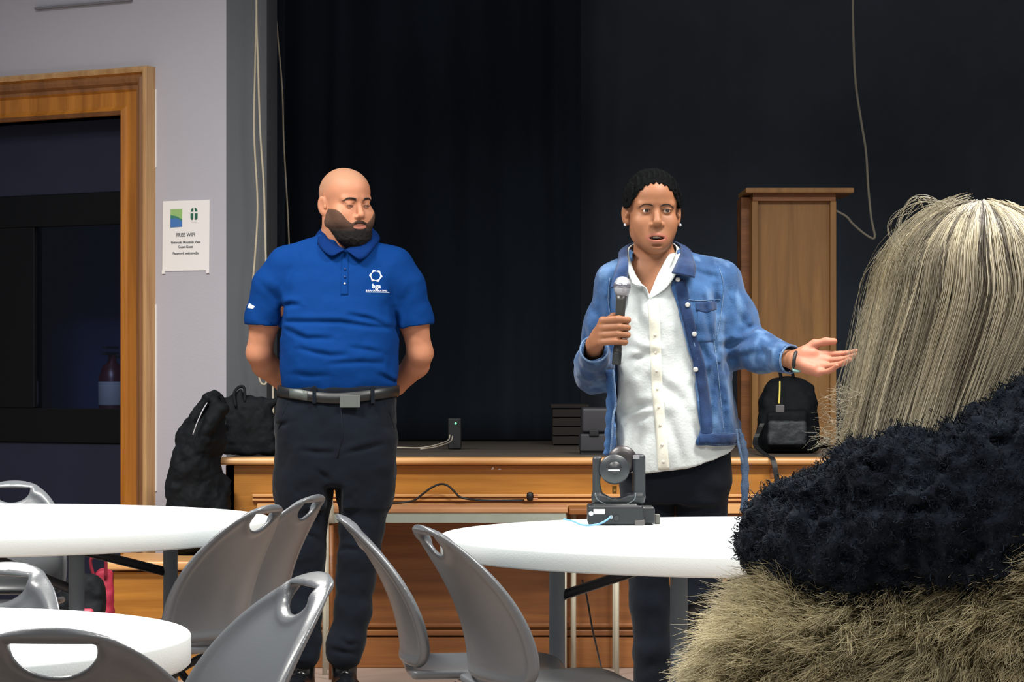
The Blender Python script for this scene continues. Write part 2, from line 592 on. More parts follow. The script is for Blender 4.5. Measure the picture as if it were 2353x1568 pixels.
x1 = (613 - CXP) * 10.3 / FPX
bm = bmesh.new(); box(bm, WC.x, x1, 10.30, 10.46, 0.0, HT)
box(bm, x1 - .012, x1, 10.46, 10.75, 0.0, HT)
struct(obj('wall_stage', bm, M['dark_wall']))
bm = bmesh.new(); box(bm, -5.2, 5.5, 13.2, 13.35, 0, HT)
struct(obj('wall_back', bm, M['black']))
bm = bmesh.new(); box(bm, 5.35, 5.5, -1.2, 13.2, 0, HT)
struct(obj('wall_right', bm, M['wall']))

# door casing: a moulded section swept round the opening
prof = [(0.0, 0.10), (0.0, -0.03), (0.012, -0.045), (0.022, -0.03), (0.03, -0.022), (0.075, -0.022), (0.083, -0.034), (0.094, -0.034),
        (0.103, -0.05), (0.115, -0.056), (0.128, -0.05), (0.134, -0.064), (0.146, -0.072), (0.154, -0.06), (0.154, 0.0)]
bm = bmesh.new()
sc = (uO - uI) / 0.154
hs = (2.417 - DZ) / 0.154
def casing(bm):
    rows = []
    for (a, b) in prof:
        w_, h_ = a * sc, a * hs
        rows.append([bm.verts.new(p) for p in ((uI + w_, b, 0), (uI + w_, b, DZ + h_), (uI - DW - w_, b, DZ + h_), (uI - DW - w_, b, 0))])
    for j, (A, B) in enumerate(zip(rows, rows[1:])):
        for i in range(3):
            f = bm.faces.new((A[i], A[i + 1], B[i + 1], B[i]))
            f.material_index = 1 if j in (1, 6, 7, 8, 9) else (2 if j in (11, 12, 13) else 0)  # middle mouldings browner, outer edge paler than the flat oak
casing(bm)
M['oak_mid'] = mat('mid_brown_oak', srgb(112, 72, 40), 0.4, col2=srgb(142, 94, 54), wood=True, vscale=3.0, stretch=(6, 6, .35))
M['oak_edge'] = mat('pale_oak_edge', srgb(168, 124, 78), 0.45, col2=srgb(196, 156, 108), wood=True, vscale=4.0, stretch=(6, 6, .4))
c = struct(obj('trim_1', bm, [M['oak_v'], M['oak_mid'], M['oak_edge']])); c.matrix_world = WR
tag(c, 'moulded golden oak casing round the dark doorway', kind='structure')
# the dark door itself: panels, rails and a glass pane
door = struct(bpy.data.objects.new('door_1', None)); COL.objects.link(door); door.matrix_world = WR
door['label'] = 'dark navy door with a tall glass pane in an oak frame'
M['door'] = mat('navy_door_paint', srgb(30, 33, 50), 0.6, var=0.06, spec=.25)
M['door_black'] = mat('black_door_rail', srgb(3, 4, 7), 0.6, spec=.2)
def dbox(name, a0, a1, y0, y1, z0, z1, m, par=None, bev=0.004):
    return box_obj(name, (a0, a1, y0, y1, z0, z1), m, par or door, bevel=bev)
uL = uI - DW
gl = wall_x(52)[0]
dbox('top_panel', uL, uI, 0.085, 0.12, 1.912, DZ, M['door'])
dbox('rail', uL, uI, 0.075, 0.125, 1.775, 1.912, M['door_black'])
dbox('kick_panel', uL, uI, 0.085, 0.12, 0.0, 0.842, M['door'])
dbox('rail', uL, uI, 0.075, 0.125, 0.842, 0.99, M['door_black'])
dbox('stile', uL, gl, 0.075, 0.125, 0.99, 1.775, M['door_black'])
g = dbox('glass_pane', gl, uI, 0.095, 0.103, 0.99, 1.775, None, bev=0)
gm = bpy.data.materials.new('tinted_glass'); gm.use_nodes = True
nt = gm.node_tree; nt.nodes.clear()
out = nt.nodes.new('ShaderNodeOutputMaterial'); mx = nt.nodes.new('ShaderNodeMixShader')
tr = nt.nodes.new('ShaderNodeBsdfTransparent'); gs = nt.nodes.new('ShaderNodeBsdfGlossy'); fr = nt.nodes.new('ShaderNodeFresnel')
tr.inputs['Color'].default_value = (.72, .76, .9, 1); gs.inputs['Roughness'].default_value = 0.03; fr.inputs['IOR'].default_value = 1.30
nt.links.new(fr.outputs[0], mx.inputs[0]); nt.links.new(tr.outputs[0], mx.inputs[1]); nt.links.new(gs.outputs[0], mx.inputs[2]); nt.links.new(mx.outputs[0], out.inputs[0])
g.data.materials.append(gm)
# a dark lobby behind the glass, with a shape added for the extinguisher reflected in the pane
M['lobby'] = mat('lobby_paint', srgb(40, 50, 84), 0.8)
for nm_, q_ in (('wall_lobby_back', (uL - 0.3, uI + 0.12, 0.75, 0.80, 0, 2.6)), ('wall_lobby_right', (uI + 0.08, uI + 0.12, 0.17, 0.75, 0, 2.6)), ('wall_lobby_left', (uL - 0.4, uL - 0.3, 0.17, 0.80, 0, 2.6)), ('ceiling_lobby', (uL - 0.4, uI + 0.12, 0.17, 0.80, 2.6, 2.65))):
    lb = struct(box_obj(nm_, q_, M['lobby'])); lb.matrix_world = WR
ex = empty('extinguisher_reflection', (0, 0, 0), 'dim dark red fire extinguisher with a pale label added as a reflection in the glass', 'fire extinguisher')
eu, ez = wall_pt(133, 840)
ex.matrix_world = WR @ Matrix.Translation((eu - .02, 0.40, 0.80))
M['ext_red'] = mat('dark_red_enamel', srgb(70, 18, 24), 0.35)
obj('tank', lathe(bmesh.new(), [(0.02, 0), (0.055, 0.005), (0.06, 0.03), (0.06, 0.32), (0.045, 0.37), (0.02, 0.39), (0.018, 0.42)], 24), M['ext_red'], ex, True)
bm = bmesh.new(); lathe(bm, [(0.0605, 0.20), (0.062, 0.205), (0.062, 0.30), (0.0605, 0.305)], 24)
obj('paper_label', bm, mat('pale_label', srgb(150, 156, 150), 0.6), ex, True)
bm = bmesh.new(); box(bm, -.012, .012, -.06, .03, .42, .435); box(bm, -.012, .012, -.06, .03, .45, .46); obj('handle', bm, M['black'], ex)
tube_obj('hose', spline([(0.02, 0, .42), (.07, 0, .40), (.085, 0, .28), (.08, 0, .12)], 5), .009, M['black'], ex)
bm = bmesh.new(); box(bm, -.08, .08, -.07, .09, -.80, -.002); obj('stand', bm, M['black'], ex)

# thin gap line high on the wall
ua, za = wall_pt(85, 20); ub, zb = wall_pt(305, 2)
bm = bmesh.new(); box(bm, ua, ub, -0.018, 0.0, za - 0.006, za + 0.003)
t = struct(obj('trim_2', bm, mat('grey_ledge', srgb(120, 118, 124), 0.7))); t.matrix_world = WR
# worn white plaster edge beside the casing
for n_, (ya, yb) in enumerate(((205, 385), (700, 1130))):
    u0 = uO + 0.001; z1_ = wall_pt(362, ya)[1]; z0_ = wall_pt(362, yb)[1]
    bm = bmesh.new(); box(bm, u0, u0 + 0.0065, -0.004, 0.0, z0_, z1_)
    t = struct(obj('trim_%d' % (3 + n_), bm, mat('chipped_white_plaster', srgb(225, 222, 220), 0.8))); t.matrix_world = WR

# notice on the wall
pu0, pz0 = wall_pt(375, 624); pu1, pz1 = wall_pt(482, 459)
paper = empty('wall_notice', (0, 0, 0), 'white FREE WIFI notice with a green and blue square taped beside the door', 'notice')
paper.matrix_world = WR @ Matrix.Translation(((pu0 + pu1) / 2, -0.003, (pz0 + pz1) / 2)) @ Matrix.Rotation(math.radians(0.6), 4, 'Y')
pw, ph = (pu1 - pu0) / 2, (pz1 - pz0) / 2
box_obj('sheet', (-pw, pw, -0.001, 0.002, -ph, ph), M['paper'], paper)
def flat(name, pts, m, y=-0.0022, par=paper):
    bm = bmesh.new(); prism(bm, [(a * pw, b * ph) for a, b in pts], y, -0.001)
    return obj(name, bm, m, par)
e = empty  # noqa
flat('green_band', [(-.66, .40), (-.16, .47), (-.16, .77), (-.66, .77)], mat('leaf_green_ink', srgb(146, 182, 112), .7))
flat('teal_band', [(-.66, .30), (-.16, .30), (-.16, .47), (-.40, .56), (-.66, .60)], mat('teal_ink', srgb(60, 124, 104), .7), -0.0024)
flat('blue_band', [(-.66, .24), (-.16, .26), (-.16, .42), (-.4, .5), (-.66, .50)], mat('blue_ink', srgb(66, 112, 176), .7), -0.0026)
gi = mat('dark_green_ink', srgb(40, 92, 74), .7)
arch = lambda x0, x1, z0, z1, s: [(x0, z0), (x1, z0), (x1, z1), (x0, z1)]
flat('emblem_pane', [(.20, .68), (.32, .68), (.32, .79), (.27, .78), (.22, .73)], gi)
flat('emblem_pane', [(.38, .68), (.50, .68), (.48, .73), (.43, .78), (.38, .79)], gi)
flat('emblem_pane', [(.21, .46), (.30, .44), (.32, .47), (.32, .63), (.20, .63), (.20, .50)], gi)
flat('emblem_pane', [(.38, .47), (.40, .44), (.49, .46), (.50, .50), (.50, .63), (.38, .63)], gi)
ink = mat('grey_ink', srgb(92, 92, 96), .7)
def line(txt, z, size, x=0.0, nm='lettering'):
    text_mesh(txt, size, ink, nm, paper, lambda a, b, c: Vector((a + x * pw, -0.0015 - c, b + z * ph)), 0.0004, bold=0.0003)
line('FREE WIFI', 0.02, 0.022)
line('Network: Mountain View', -0.19, 0.0145)
line('Guest-Guest', -0.32, 0.0145)
line('Password: welcome2u', -0.50, 0.0145)
line('· · · · ·', .38, .010, .35)
for sx in (-1, 1):
    bm = bmesh.new(); box(bm, sx * pw * .95 - .007, sx * pw * .95 + .007, -.003, .002, -ph - .012, -ph + .004)
    obj('tape', bm, M['paper'], paper)

# ---------------------------------------------------------------- the stage
YS = 9.70
sx0, sx1, ST = (520 - CXP) * YS / FPX, 4.9, 0.81
stage = struct(bpy.data.objects.new('stage', None)); COL.objects.link(stage)
stage['label'] = 'low wooden stage with a rounded nosing and golden panelled front'
nose = (497 - CXP) * YS / FPX
def zpx(py, Y=YS): return CH + (HZ - py) * Y / FPX
bm = bmesh.new(); box(bm, sx0, sx1, YS + 0.03, 13.2, ST - 0.05, ST)
obj('stage_floor', bm, M['stage_top'], stage)
bm = bmesh.new(); box(bm, nose, sx1, YS - 0.045, YS + 0.10, ST - 0.026, ST + 0.001)
obj('nosing', bm, M['oak_rim'], stage, bevel=0.012, segs=4)
bm = bmesh.new()
z1 = zpx(1065)
box(bm, sx0, sx1, YS, YS + 0.03, 0.1, ST - 0.03)
obj('front_panel', bm, M['oak'], stage)
bm = bmesh.new()
m0 = (592 - CXP) * YS / FPX
for za_, zb_, out_ in ((zpx(1143), zpx(1136), .012), (zpx(1152), zpx(1146), .018)):
    box(bm, m0 - 0.02, sx1, YS - out_, YS + 0.002, za_, zb_)
box(bm, m0, sx1, YS - 0.03, YS + 0.002, zpx(1180), zpx(1157))
obj('moulding', bm, M['oak_rim'], stage, bevel=0.003)
bm = bmesh.new()
lz0, lz1 = zpx(1452), zpx(1432)
box(bm, m0, sx1, YS - 0.008, YS + 0.002, lz1 - .005, zpx(1184))
obj('lower_panel', bm, M['oak_dark'], stage)  # darker oak puts the shade below the bench table into the colour
bm = bmesh.new()
box(bm, m0, sx1, YS - 0.02, YS + 0.002, zpx(1442), zpx(1432)); box(bm, m0, sx1, YS - 0.03, YS + 0.002, zpx(1460), zpx(1447))
box(bm, m0, sx1, YS - 0.022, YS + 0.002, 0.0, zpx(1463))
obj('baseboard', bm, M['oak_dark'], stage, bevel=0.004)
bm = bmesh.new(); box(bm, sx0 - .002, sx0 + .03, YS + 0.0, 10.30, 0, ST - .03)
obj('end_panel', bm, M['oak'], stage)
# steps beside the stage
steps = empty('stage_step', ((318 - CXP) * 9.25 / FPX, 9.25, 0), 'golden oak step block with a pale rounded tread left of the stage', 'step')
s_ = 9.25 / FPX
box_obj('riser', (-60 * s_, 180 * s_, 0.03, 0.42, 0, zpx(1316, 9.25)), M['oak'], steps)
box_obj('tread', (-78 * s_, 186 * s_, 0.0, 0.45, zpx(1312, 9.25), zpx(1291, 9.25)), M['oak_rim'], steps, bevel=0.008)
box_obj('side_panel', (-62 * s_, -60 * s_, 0.04, 0.42, 0, zpx(1318, 9.25)), mat('red_brown_side', srgb(90, 50, 48), .6), steps)

# the curtain: a hanging sheet with folds
M['backdrop'] = mat('dark_slate_backdrop', srgb(66, 72, 80), 0.95, spec=.1, var=0.18, vscale=1.2, bump=0.08, bscale=150)
def curtain_piece(name, x0, x1, y, label, seed, dy=0.06, zb=ST + 0.012, m=None):
    rng = random.Random(seed)
    folds = []
    x = x0
    while x < x1:
        w_ = rng.uniform(.10, .26); folds.append((x + w_ / 2, w_ * .42, rng.uniform(.3, 1.0) * dy)); x += w_
    nx_, nz_ = int((x1 - x0) / 0.012), 24
    xs = np.linspace(x0, x1, nx_)
    zs = np.linspace(zb, HT - .05, nz_)
    X, Z = np.meshgrid(xs, zs, indexing='ij')
    Y = np.full_like(X, y)
    for c_, w_, a_ in folds:
        Y -= a_ * np.exp(-((X - c_ - .02 * np.sin(Z * 1.3 + c_ * 5)) / w_) ** 2) * (0.8 + 0.2 * np.sin(Z * 2 + c_ * 9))
    V = np.stack([X, Y, Z], 2).reshape(-1, 3)
    I = np.arange(nx_ * nz_).reshape(nx_, nz_)
    Fq = np.stack([I[:-1, :-1], I[1:, :-1], I[1:, 1:], I[:-1, 1:]], 2).reshape(-1, 4)
    o = np_mesh(name, V, Fq, m or M['curtain'])
    md = o.modifiers.new('thick', 'SOLIDIFY'); md.thickness = 0.006
    return tag(o, label, 'curtain')
curtain_piece('stage_curtain', -1.55, .34, 12.45, 'black navy stage curtain hanging in folds behind the man in blue', 5, .09)
curtain_piece('stage_curtain', 0.2, 4.6, 12.75, 'flat dark slate backdrop cloth behind the woman in denim and the lectern', 9, .022, zb=ST + .006, m=M['backdrop'])
curtain_piece('stage_curtain', -1.28, -1.02, 11.3, 'narrow black side curtain right beside the charcoal wall strip', 3, .03)

# ropes
def rope(name, pix, Y, r, label, group=None):
    return tag(tube_obj(name, spline([P(a, b, Y + (c[0] if c else 0)) for a, b, *c in pix], 6), r, M['rope']), label, 'rope', group)
rope('hanging_rope', [(592, -800), (590, -60), (587, 130), (584, 300), (592, 470), (586, 590), (581, 660), (583, 760), (595, 865), (606, 884), (613, 876), (611, 860)], 10.22, .0042, 'beige rope on the charcoal strip ending in a small loop behind the blue shirted arm')
rope('hanging_rope', [(592, -800), (589, -60), (593, 140), (598, 300), (606, 420), (609, 520), (613, 640), (625, 800), (628, 1000), (628, 1050)], 10.20, .0042, 'beige rope slanting down the right edge of the charcoal strip beside the curtain')
rope('hanging_rope', [(626, -700), (630, -60), (636, 60), (648, 200), (652, 330), (660, 470), (664, 560), (668, 700), (670, 900), (672, 1030)], 10.9, .0038, 'single beige rope before the black curtain, ending at the shoulder of the man in blue')
rope('hanging_rope', [(1955, -560), (1959, -60), (1961, 80), (1966, 190), (1979, 280), (1990, 350), (1995, 430), (2002, 500), (2010, 546), (1990, 540), (1960, 515), (1945, 498), (1920, 484)], 12.2, .0058, 'pale rope hanging far right of the lectern and bending back in a sharp V')
# ---------------------------------------------------------------- tables
M['plastic_white'] = mat('white_moulded_plastic', srgb(220, 228, 229), 0.42, bump=0.05, bscale=260)
M['leg_grey'] = mat('blue_grey_leg_enamel', srgb(118, 130, 142), 0.4)
M['leg_dark'] = mat('black_brace_enamel', srgb(26, 28, 36), 0.45)
def round_table(x, y, R, label, legs, H=0.74, T=0.046, LO=.52):
    t = empty('round_table', (x, y, 0), label, 'table', 'round white folding tables')
    r = T * .13
    prof = [(R - .05, H - T), (R - .004, H - T), (R, H - T + .004)]
    for k in range(7):
        a = k / 6 * math.pi / 2
        prof.append((R - r + r * math.cos(a), H - r + r * math.sin(a)))
    prof += [(R * .5, H), (0.001, H)]
    obj('tabletop', lathe(bmesh.new(), [(0.001, H - T + .012), (R - .055, H - T + .012)] + prof, 128), M['plastic_white'], t, True)
    for a in legs:
        fx, fy = math.cos(a), math.sin(a)
        for sgn in (-1, 1):
            px_, py_ = fx * R * LO - fy * sgn * R * .36, fy * R * LO + fx * sgn * R * .36
            leg = tube_obj('leg', [(px_, py_, .0), (px_, py_, .30), (px_, py_, H - T + .01)], .0195, M['leg_grey'], t, 14)
            bm = bmesh.new(); tube(bm, [(px_, py_, 0.0), (px_, py_, .03)], .021, 12); obj('foot_cap', bm, M['leg_dark'], leg)
        a0 = Vector((fx * R * LO + fy * R * .36, fy * R * LO - fx * R * .36, .12)); a1 = Vector((fx * R * LO - fy * R * .36, fy * R * LO + fx * R * .36, .12))
        tube_obj('crossbar', [a0, a1], .012, M['leg_grey'], t)
        for sgn in (-1, 1):
            q = Vector((fx * R * LO - fy * sgn * R * .36, fy * R * LO + fx * sgn * R * .36, .585))
            e = Vector((fx * R * .12 - fy * sgn * R * .2, fy * R * .12 + fx * sgn * R * .2, H - T + .004))
            bm = bmesh.new(); tube(bm, [q, e], .0125, 8); obj('brace', bm, M['leg_dark'], t, True)
    return t
T_R = round_table(0.615, 5.97, 0.785, 'large round white folding table holding the moving stage light', (math.radians(207.3), math.radians(27.3)), LO=.541)
T_L = round_table(-1.50, 6.62, 0.86, 'large round white folding table at the left, in front of the dark doorway', (math.radians(-14), math.radians(166)), LO=.60)
T_N = round_table(-0.93, 3.57, 0.47, 'smaller round white table nearest the camera at the lower left', (math.radians(60), math.radians(240)))

# ---------------------------------------------------------------- folding chairs
M['chair'] = mat('grey_moulded_plastic', srgb(90, 93, 97), 0.30, var=0.04, vscale=5, bump=0.04, bscale=420, spec=0.5)
M['chair_leg'] = mat('charcoal_tube', srgb(40, 42, 48), 0.4, metal=.3)
def chair_back_mesh():
    xs, ys, zs = axis((-.235, .235, .0036)), axis((-.034, .03, .0032)), axis((-.02, .37, .0036))
    v = Vox(xs, ys, zs)
    X, Y, Z = v.grid((slice(None),) * 3)
    h = .345
    # outline: wide flat base, arched top
    t = np.clip((Z - .07) / (h - .07), 0, None)
    top = (np.sqrt((np.abs(X) / .205) ** 2.2 + np.abs(t) ** 2.1 + 1e-9) - 1) * .17
    low = np.sqrt(np.maximum(np.abs(X) - .205 + .05 + (.07 - Z) * .10, 0) ** 2 + np.maximum(-Z + .05, 0) ** 2) - .05
    d2 = np.where(Z > .07, (np.maximum(np.abs(X) / .205, 1e-6) ** 2.1 + t ** 2.1) ** (1 / 2.1) * .205 - .205, np.maximum(low, np.abs(X) - .205))
    d2 = np.where(Z > .07, d2 * np.clip(1 - .0 * t, .5, 1), d2)
    # hand hole: flat top, rounded bottom
    hx, hz = np.abs(X) / .050, (Z - (h - .028)) / .036
    hole = np.maximum((np.sqrt(hx ** 2 + np.minimum(hz, 0) ** 2 + 1e-9) - 1) * .036, Z - (h - .028))
    hole = hole - .004
    th = .0036 + .0075 * np.exp(-((d2 + .013) / .011) ** 2) + .0055 * np.exp(-((hole - .009) / .008) ** 2)
    yc = .0035 * np.exp(-((d2 + .013) / .013) ** 2) * 1.2
    slab = np.abs(Y - yc) - th
    F = -smin(-slab, -d2, .010)
    F = -smin(-F, hole, .006)
    v.F = np.broadcast_to(F, v.F.shape).astype(np.float32).copy()
    V, Fc = v.mesh()
    x, y, z = V[:, 0], V[:, 1], V[:, 2]
    u = z / h
    fwd = .045 * (np.abs(x) / .205) ** 2 * (1.0 - .15 * u) - .15 * u ** 2.0      # concave towards the sitter, reclined
    return np.stack([x, y + fwd, z * .985], 1), Fc
CBV, CBF = chair_back_mesh()
def seat_mesh():
    xs, ys, zs = axis((-.24, .24, .006)), axis((-.26, .26, .006)), axis((-.05, .05, .004))
    v = Vox(xs, ys, zs)
    v.box((0, 0, 0), (.195, .19, .010), .009)
    X, Y, Z = v.grid((slice(None),) * 3)
    r = np.sqrt(np.maximum(np.abs(X) - .13, 0) ** 2 + np.maximum(np.abs(Y) - .13, 0) ** 2) - .085
    v.F = -smin(-v.F, -np.broadcast_to(r, v.F.shape), .008)
    V, Fc = v.mesh()
    V[:, 2] += .012 * (np.abs(V[:, 0]) / .2) ** 2 - .035 * np.clip((V[:, 1] - .12) / .1, 0, 1) ** 2
    return V, Fc
SV, SF = seat_mesh()
def make_chair():
    c = empty('folding_chair', (0, 0, 0), 'x', 'chair', 'grey plastic folding chairs round the tables')
    b = np_mesh('backrest', CBV + np.array([0, -.20, .462]), CBF, M['chair'], c)
    s = np_mesh('seat', SV + np.array([0, .0, .440]), SF, M['chair'], c)
    for sx in (-1, 1):
        x = sx * .205
        tube_obj('leg', spline([(x, .225, .0), (x, .10, .30), (x, -.10, .43)], 5), .0105, M['chair_leg'], c)
        tube_obj('leg', [(x * .93, -.24, .0), (x * .93, -.10, .22), (x * .93, .11, .425)], .0105, M['chair_leg'], c)
    tube_obj('crossbar', [(-.2, .185, .10), (.2, .185, .10)], .008, M['chair_leg'], c)
    tube_obj('crossbar', [(-.19, -.175, .10), (.19, -.175, .10)], .008, M['chair_leg'], c)
    return c
def copy_thing(root):
    r = root.copy(); COL.objects.link(r)
    for ch in list(root.children):
        q = ch.copy(); COL.objects.link(q); q.parent = r
        for g_ in ch.children:
            w_ = g_.copy(); COL.objects.link(w_); w_.parent = q
    return r
chair0 = make_chair(); used = False
def place_chair(px_top, py_top, face, label, Y=None, top=.800):
    """px_top, py_top: where the middle of the top rail shows; face: degrees, 0 = facing away from the camera, + = to the right"""
    global used
    Yt = Y or (CH - top) * FPX / (py_top - HZ)
    p = P(px_top, py_top, Yt)
    c = chair0 if not used else copy_thing(chair0)
    used = True
    a = math.radians(face)
    f = Vector((math.sin(a), math.cos(a), 0))
    c.location = (p.x + f.x * .345, p.y + f.y * .345, 0)
    c.rotation_euler = (0, 0, -a)
    c['label'] = label
    return c
place_chair(112, 1443, 2, 'grey folding chair in the bottom left corner, back to camera, before the smaller round table')
place_chair(26, 1292, 203, 'grey folding chair facing the camera behind the smaller round table at the left edge')
place_chair(34, 1105, 183, 'grey folding chair behind the big left table, nearest to the dark doorway')
place_chair(624, 1160, -66, 'wide backed dull grey folding chair at the right end of the big left table')
place_chair(728, 1137, -70, 'narrow dull grey folding chair just behind the wide backed one, before the man in blue')
place_chair(739, 1328, -116, 'shiny grey folding chair right of the smaller round table, its front turned to the camera', Y=3.98)
place_chair(778, 1186, 84, 'slim grey folding chair seen edge on, just right of the shoes of the man', Y=5.74)
place_chair(965, 1203, 69, 'grey folding chair, back to camera, touching the left of the table with the stage light', Y=5.30)
# ---------------------------------------------------------------- lectern on the stage
YL = 11.1
k = YL / FPX
M['cloth_black'] = mat('black_nylon', srgb(13, 17, 21), 0.75, spec=.18, var=.3, vscale=9, bump=.15, bscale=30)
lc = empty('lectern', ((1825 - CXP) * k, YL, ST), 'tall oak lectern with a flat top standing on the stage behind the woman in denim', 'lectern')
def LZ(py, Y=YL): return CH + (HZ - py) * Y / FPX - ST
hw = 90 * k
box_obj('back_panel', (-hw + .012, hw - .012, 0.03, 0.05, .03, LZ(459)), M['lectern'], lc)
for sx in (-1, 1):
    box_obj('side_post', (sx * hw - .014 - (0 if sx > 0 else 0), sx * hw + .014 - 0, 0.0, 0.30, 0.0, LZ(462)), M['lectern'], lc, bevel=.004)
for sx in (-1, 1):
    pass
bm = bmesh.new()
pts = [(-.05, LZ(445)), (-.05, LZ(433)), (.36, LZ(433) + .10), (.36, LZ(445) + .10)]
A = [bm.verts.new((-124 * k + .006, y, z)) for y, z in pts]; B = [bm.verts.new((120 * k, y, z)) for y, z in pts]
bm.faces.new(A); bm.faces.new(B[::-1])
for i in range(4): bm.faces.new((A[i], A[(i + 1) % 4], B[(i + 1) % 4], B[i]))
# a flat reading board seen level with its front lip
bm.free(); bm = bmesh.new(); box(bm, -113 * k, 135 * k, -.04, .34, LZ(445), LZ(433))
obj('top_board', bm, M['lectern'], lc, bevel=.004)
box_obj('apron', (-hw - .01, hw + .01, 0.0, 0.29, LZ(462), LZ(445)), M['oak_dark'], lc)
box_obj('wing_panel', (-hw - .052, -hw - .006, 0.10, 0.32, 0.0, LZ(450)), M['oak_dark'], lc)
box_obj('bottom_rail', (-hw, hw, 0.005, 0.03, 0.05, .11), M['lectern'], lc)

# ---------------------------------------------------------------- things on the stage
bp = empty('backpack', ((1812 - CXP) * 10.35 / FPX, 10.35, ST), 'black backpack with a yellow zip pull standing before the lectern', 'backpack')
kb = 10.35 / FPX
v = Vox(axis((-.17, .17, .005)), axis((-.16, .16, .006)), axis((-.02, .36, .005)))
v.loft([(0.0, 0, 0, .115, .085), (.05, 0, 0, .128, .10), (.14, 0, 0, .128, .098), (.22, 0, .01, .118, .085), (.28, 0, .015, .095, .065), (.315, 0, .02, .055, .04)], p=2.8, cap_r=.02)
v.box((-.02, -.10, .10), (.085, .03, .075), .02, .015)
v.noise(.07, .007, 4, 3)
V, Fq = v.mesh(); np_mesh('pack_body', V, Fq, M['cloth_black'], bp)
v = Vox(axis((-.12, .10, .005)), axis((-.17, -.09, .004)), axis((.02, .18, .005)))
v.box((-.02, -.128, .085), (.078, .012, .05), .012); v.noise(.05, .004, 7)
V, Fq = v.mesh(); np_mesh('front_pocket', V, Fq, mat('grey_black_nylon', srgb(44, 50, 54), .6, bump=.3, bscale=40), bp)
bm = bmesh.new(); tube(bm, spline([(-.045, -.085, .295), (-.047, -.10, .26), (-.052, -.122, .205)], 4), .0036, 8); obj('zip_pull', bm, mat('yellow_cord', srgb(226, 206, 92), .5), bp)
box_obj('buckle', (-.066, -.030, -.128, -.112, .168, .20), mat('grey_buckle', srgb(96, 94, 98), .5), bp, bevel=.004)
tube_obj('carry_loop', spline([(-.03, -.01, .30), (-.035, -.02, .345), (.005, -.02, .352), (.02, -.01, .305)], 5), .007, M['cloth_black'], bp)
bm = bmesh.new()
st = [(-.115, -.07, .12), (-.15, -.12, .04), (-.145, -.55, .004), (-.143, -.71, .0), (-.135, -.745, -.03), (-.125, -.747, -.09)]
sp = spline(st, 6)
A = []
for p in sp: A.append([bm.verts.new(p + Vector((-.010, 0, .0))), bm.verts.new(p + Vector((.010, 0, 0))), bm.verts.new(p + Vector((.010, -.001, .004))), bm.verts.new(p + Vector((-.010, -.001, .004)))])
for a, b in zip(A, A[1:]):
    for i in range(4): bm.faces.new((a[i], a[(i + 1) % 4], b[(i + 1) % 4], b[i]))
obj('strap', bm, M['black'], bp)

# grey equipment case between the speakers' legs, at the right of the curtain
ec = empty('equipment_case', ((1368 - CXP) * 10.1 / FPX, 10.1, ST), 'dark grey plastic equipment case on the stage edge, partly behind the woman in denim', 'case')
ke = 10.1 / FPX
M['case'] = mat('dark_grey_case', srgb(48, 48, 54), .5, var=.12, vscale=12)
box_obj('lower_shell', (-35 * ke, 40 * ke, 0, .22, .012, .085), M['case'], ec, bevel=.008)
box_obj('upper_shell', (-31 * ke, 38 * ke, 0.01, .21, .088, .19), M['case'], ec, bevel=.012)
box_obj('latch', (-14 * ke, 8 * ke, -.008, .004, .075, .10), M['black'], ec, bevel=.003)
box_obj('foot', (-33 * ke, 38 * ke, .01, .2, 0, .013), M['black'], ec)
# dark brown wooden box behind it
wb = empty('wooden_crate', ((1300 - CXP) * 11.6 / FPX, 11.6, ST), 'dark brown wooden crate behind the grey equipment case', 'crate')
kw = 11.6 / FPX
M['crate'] = mat('dark_brown_wood', srgb(34, 26, 21), .8, var=.15, wood=True)
for i in range(4):
    box_obj('plank', (-30 * kw, 50 * kw, 0, .30, .005 + i * .042, .005 + i * .042 + .038), M['crate'], wb, bevel=.003)
box_obj('lid', (-34 * kw, 54 * kw, -.01, .31, .173, .19), M['crate'], wb, bevel=.003)
# small power adapter with a green lamp and pale cables
ad = empty('power_adapter', ((1047 - CXP) * 10.9 / FPX, 10.9, ST), 'small black box with a tiny green light on the stage before the curtain', 'electronic box')
ka = 10.9 / FPX
box_obj('housing', (-18 * ka, 13 * ka, 0, .05, 0.002, 72 * ka), M['black'], ad, bevel=.005)
lm = mat('green_lamp', srgb(90, 240, 130), .4, emit=srgb(90, 240, 130))
bm = bmesh.new(); lathe(bm, [(.001, -.004), (.0035, -.003), (.0045, 0)], 12, (0, 0, 60 * ka), 'y'); obj('indicator_lamp', bm, lm, ad)
cab = [P(1034, 1000, 10.86), P(1030, 1012, 10.8), P(1015, 1019, 10.6), P(990, 1026, 10.5), P(960, 1030, 10.45), P(920, 1029, 10.4), P(880, 1029, 10.4)]
for i, q in enumerate(cab): q.z = max(q.z, ST + .004)
tag(tube_obj('white_cable', spline(cab, 6), .003, mat('pale_cable', srgb(176, 166, 150), .6)), 'long pale cable lying on the stage from the small black box leftwards', 'cable')
cab2 = [Vector((q.x + .012, q.y - .03, max(ST + .003, q.z - .004))) for q in cab[:5]]
tag(tube_obj('white_cable', spline(cab2, 6), .0025, mat('pale_cable', srgb(176, 166, 150), .6)), 'shorter pale cable curling in front of the long one by the small black box', 'cable')

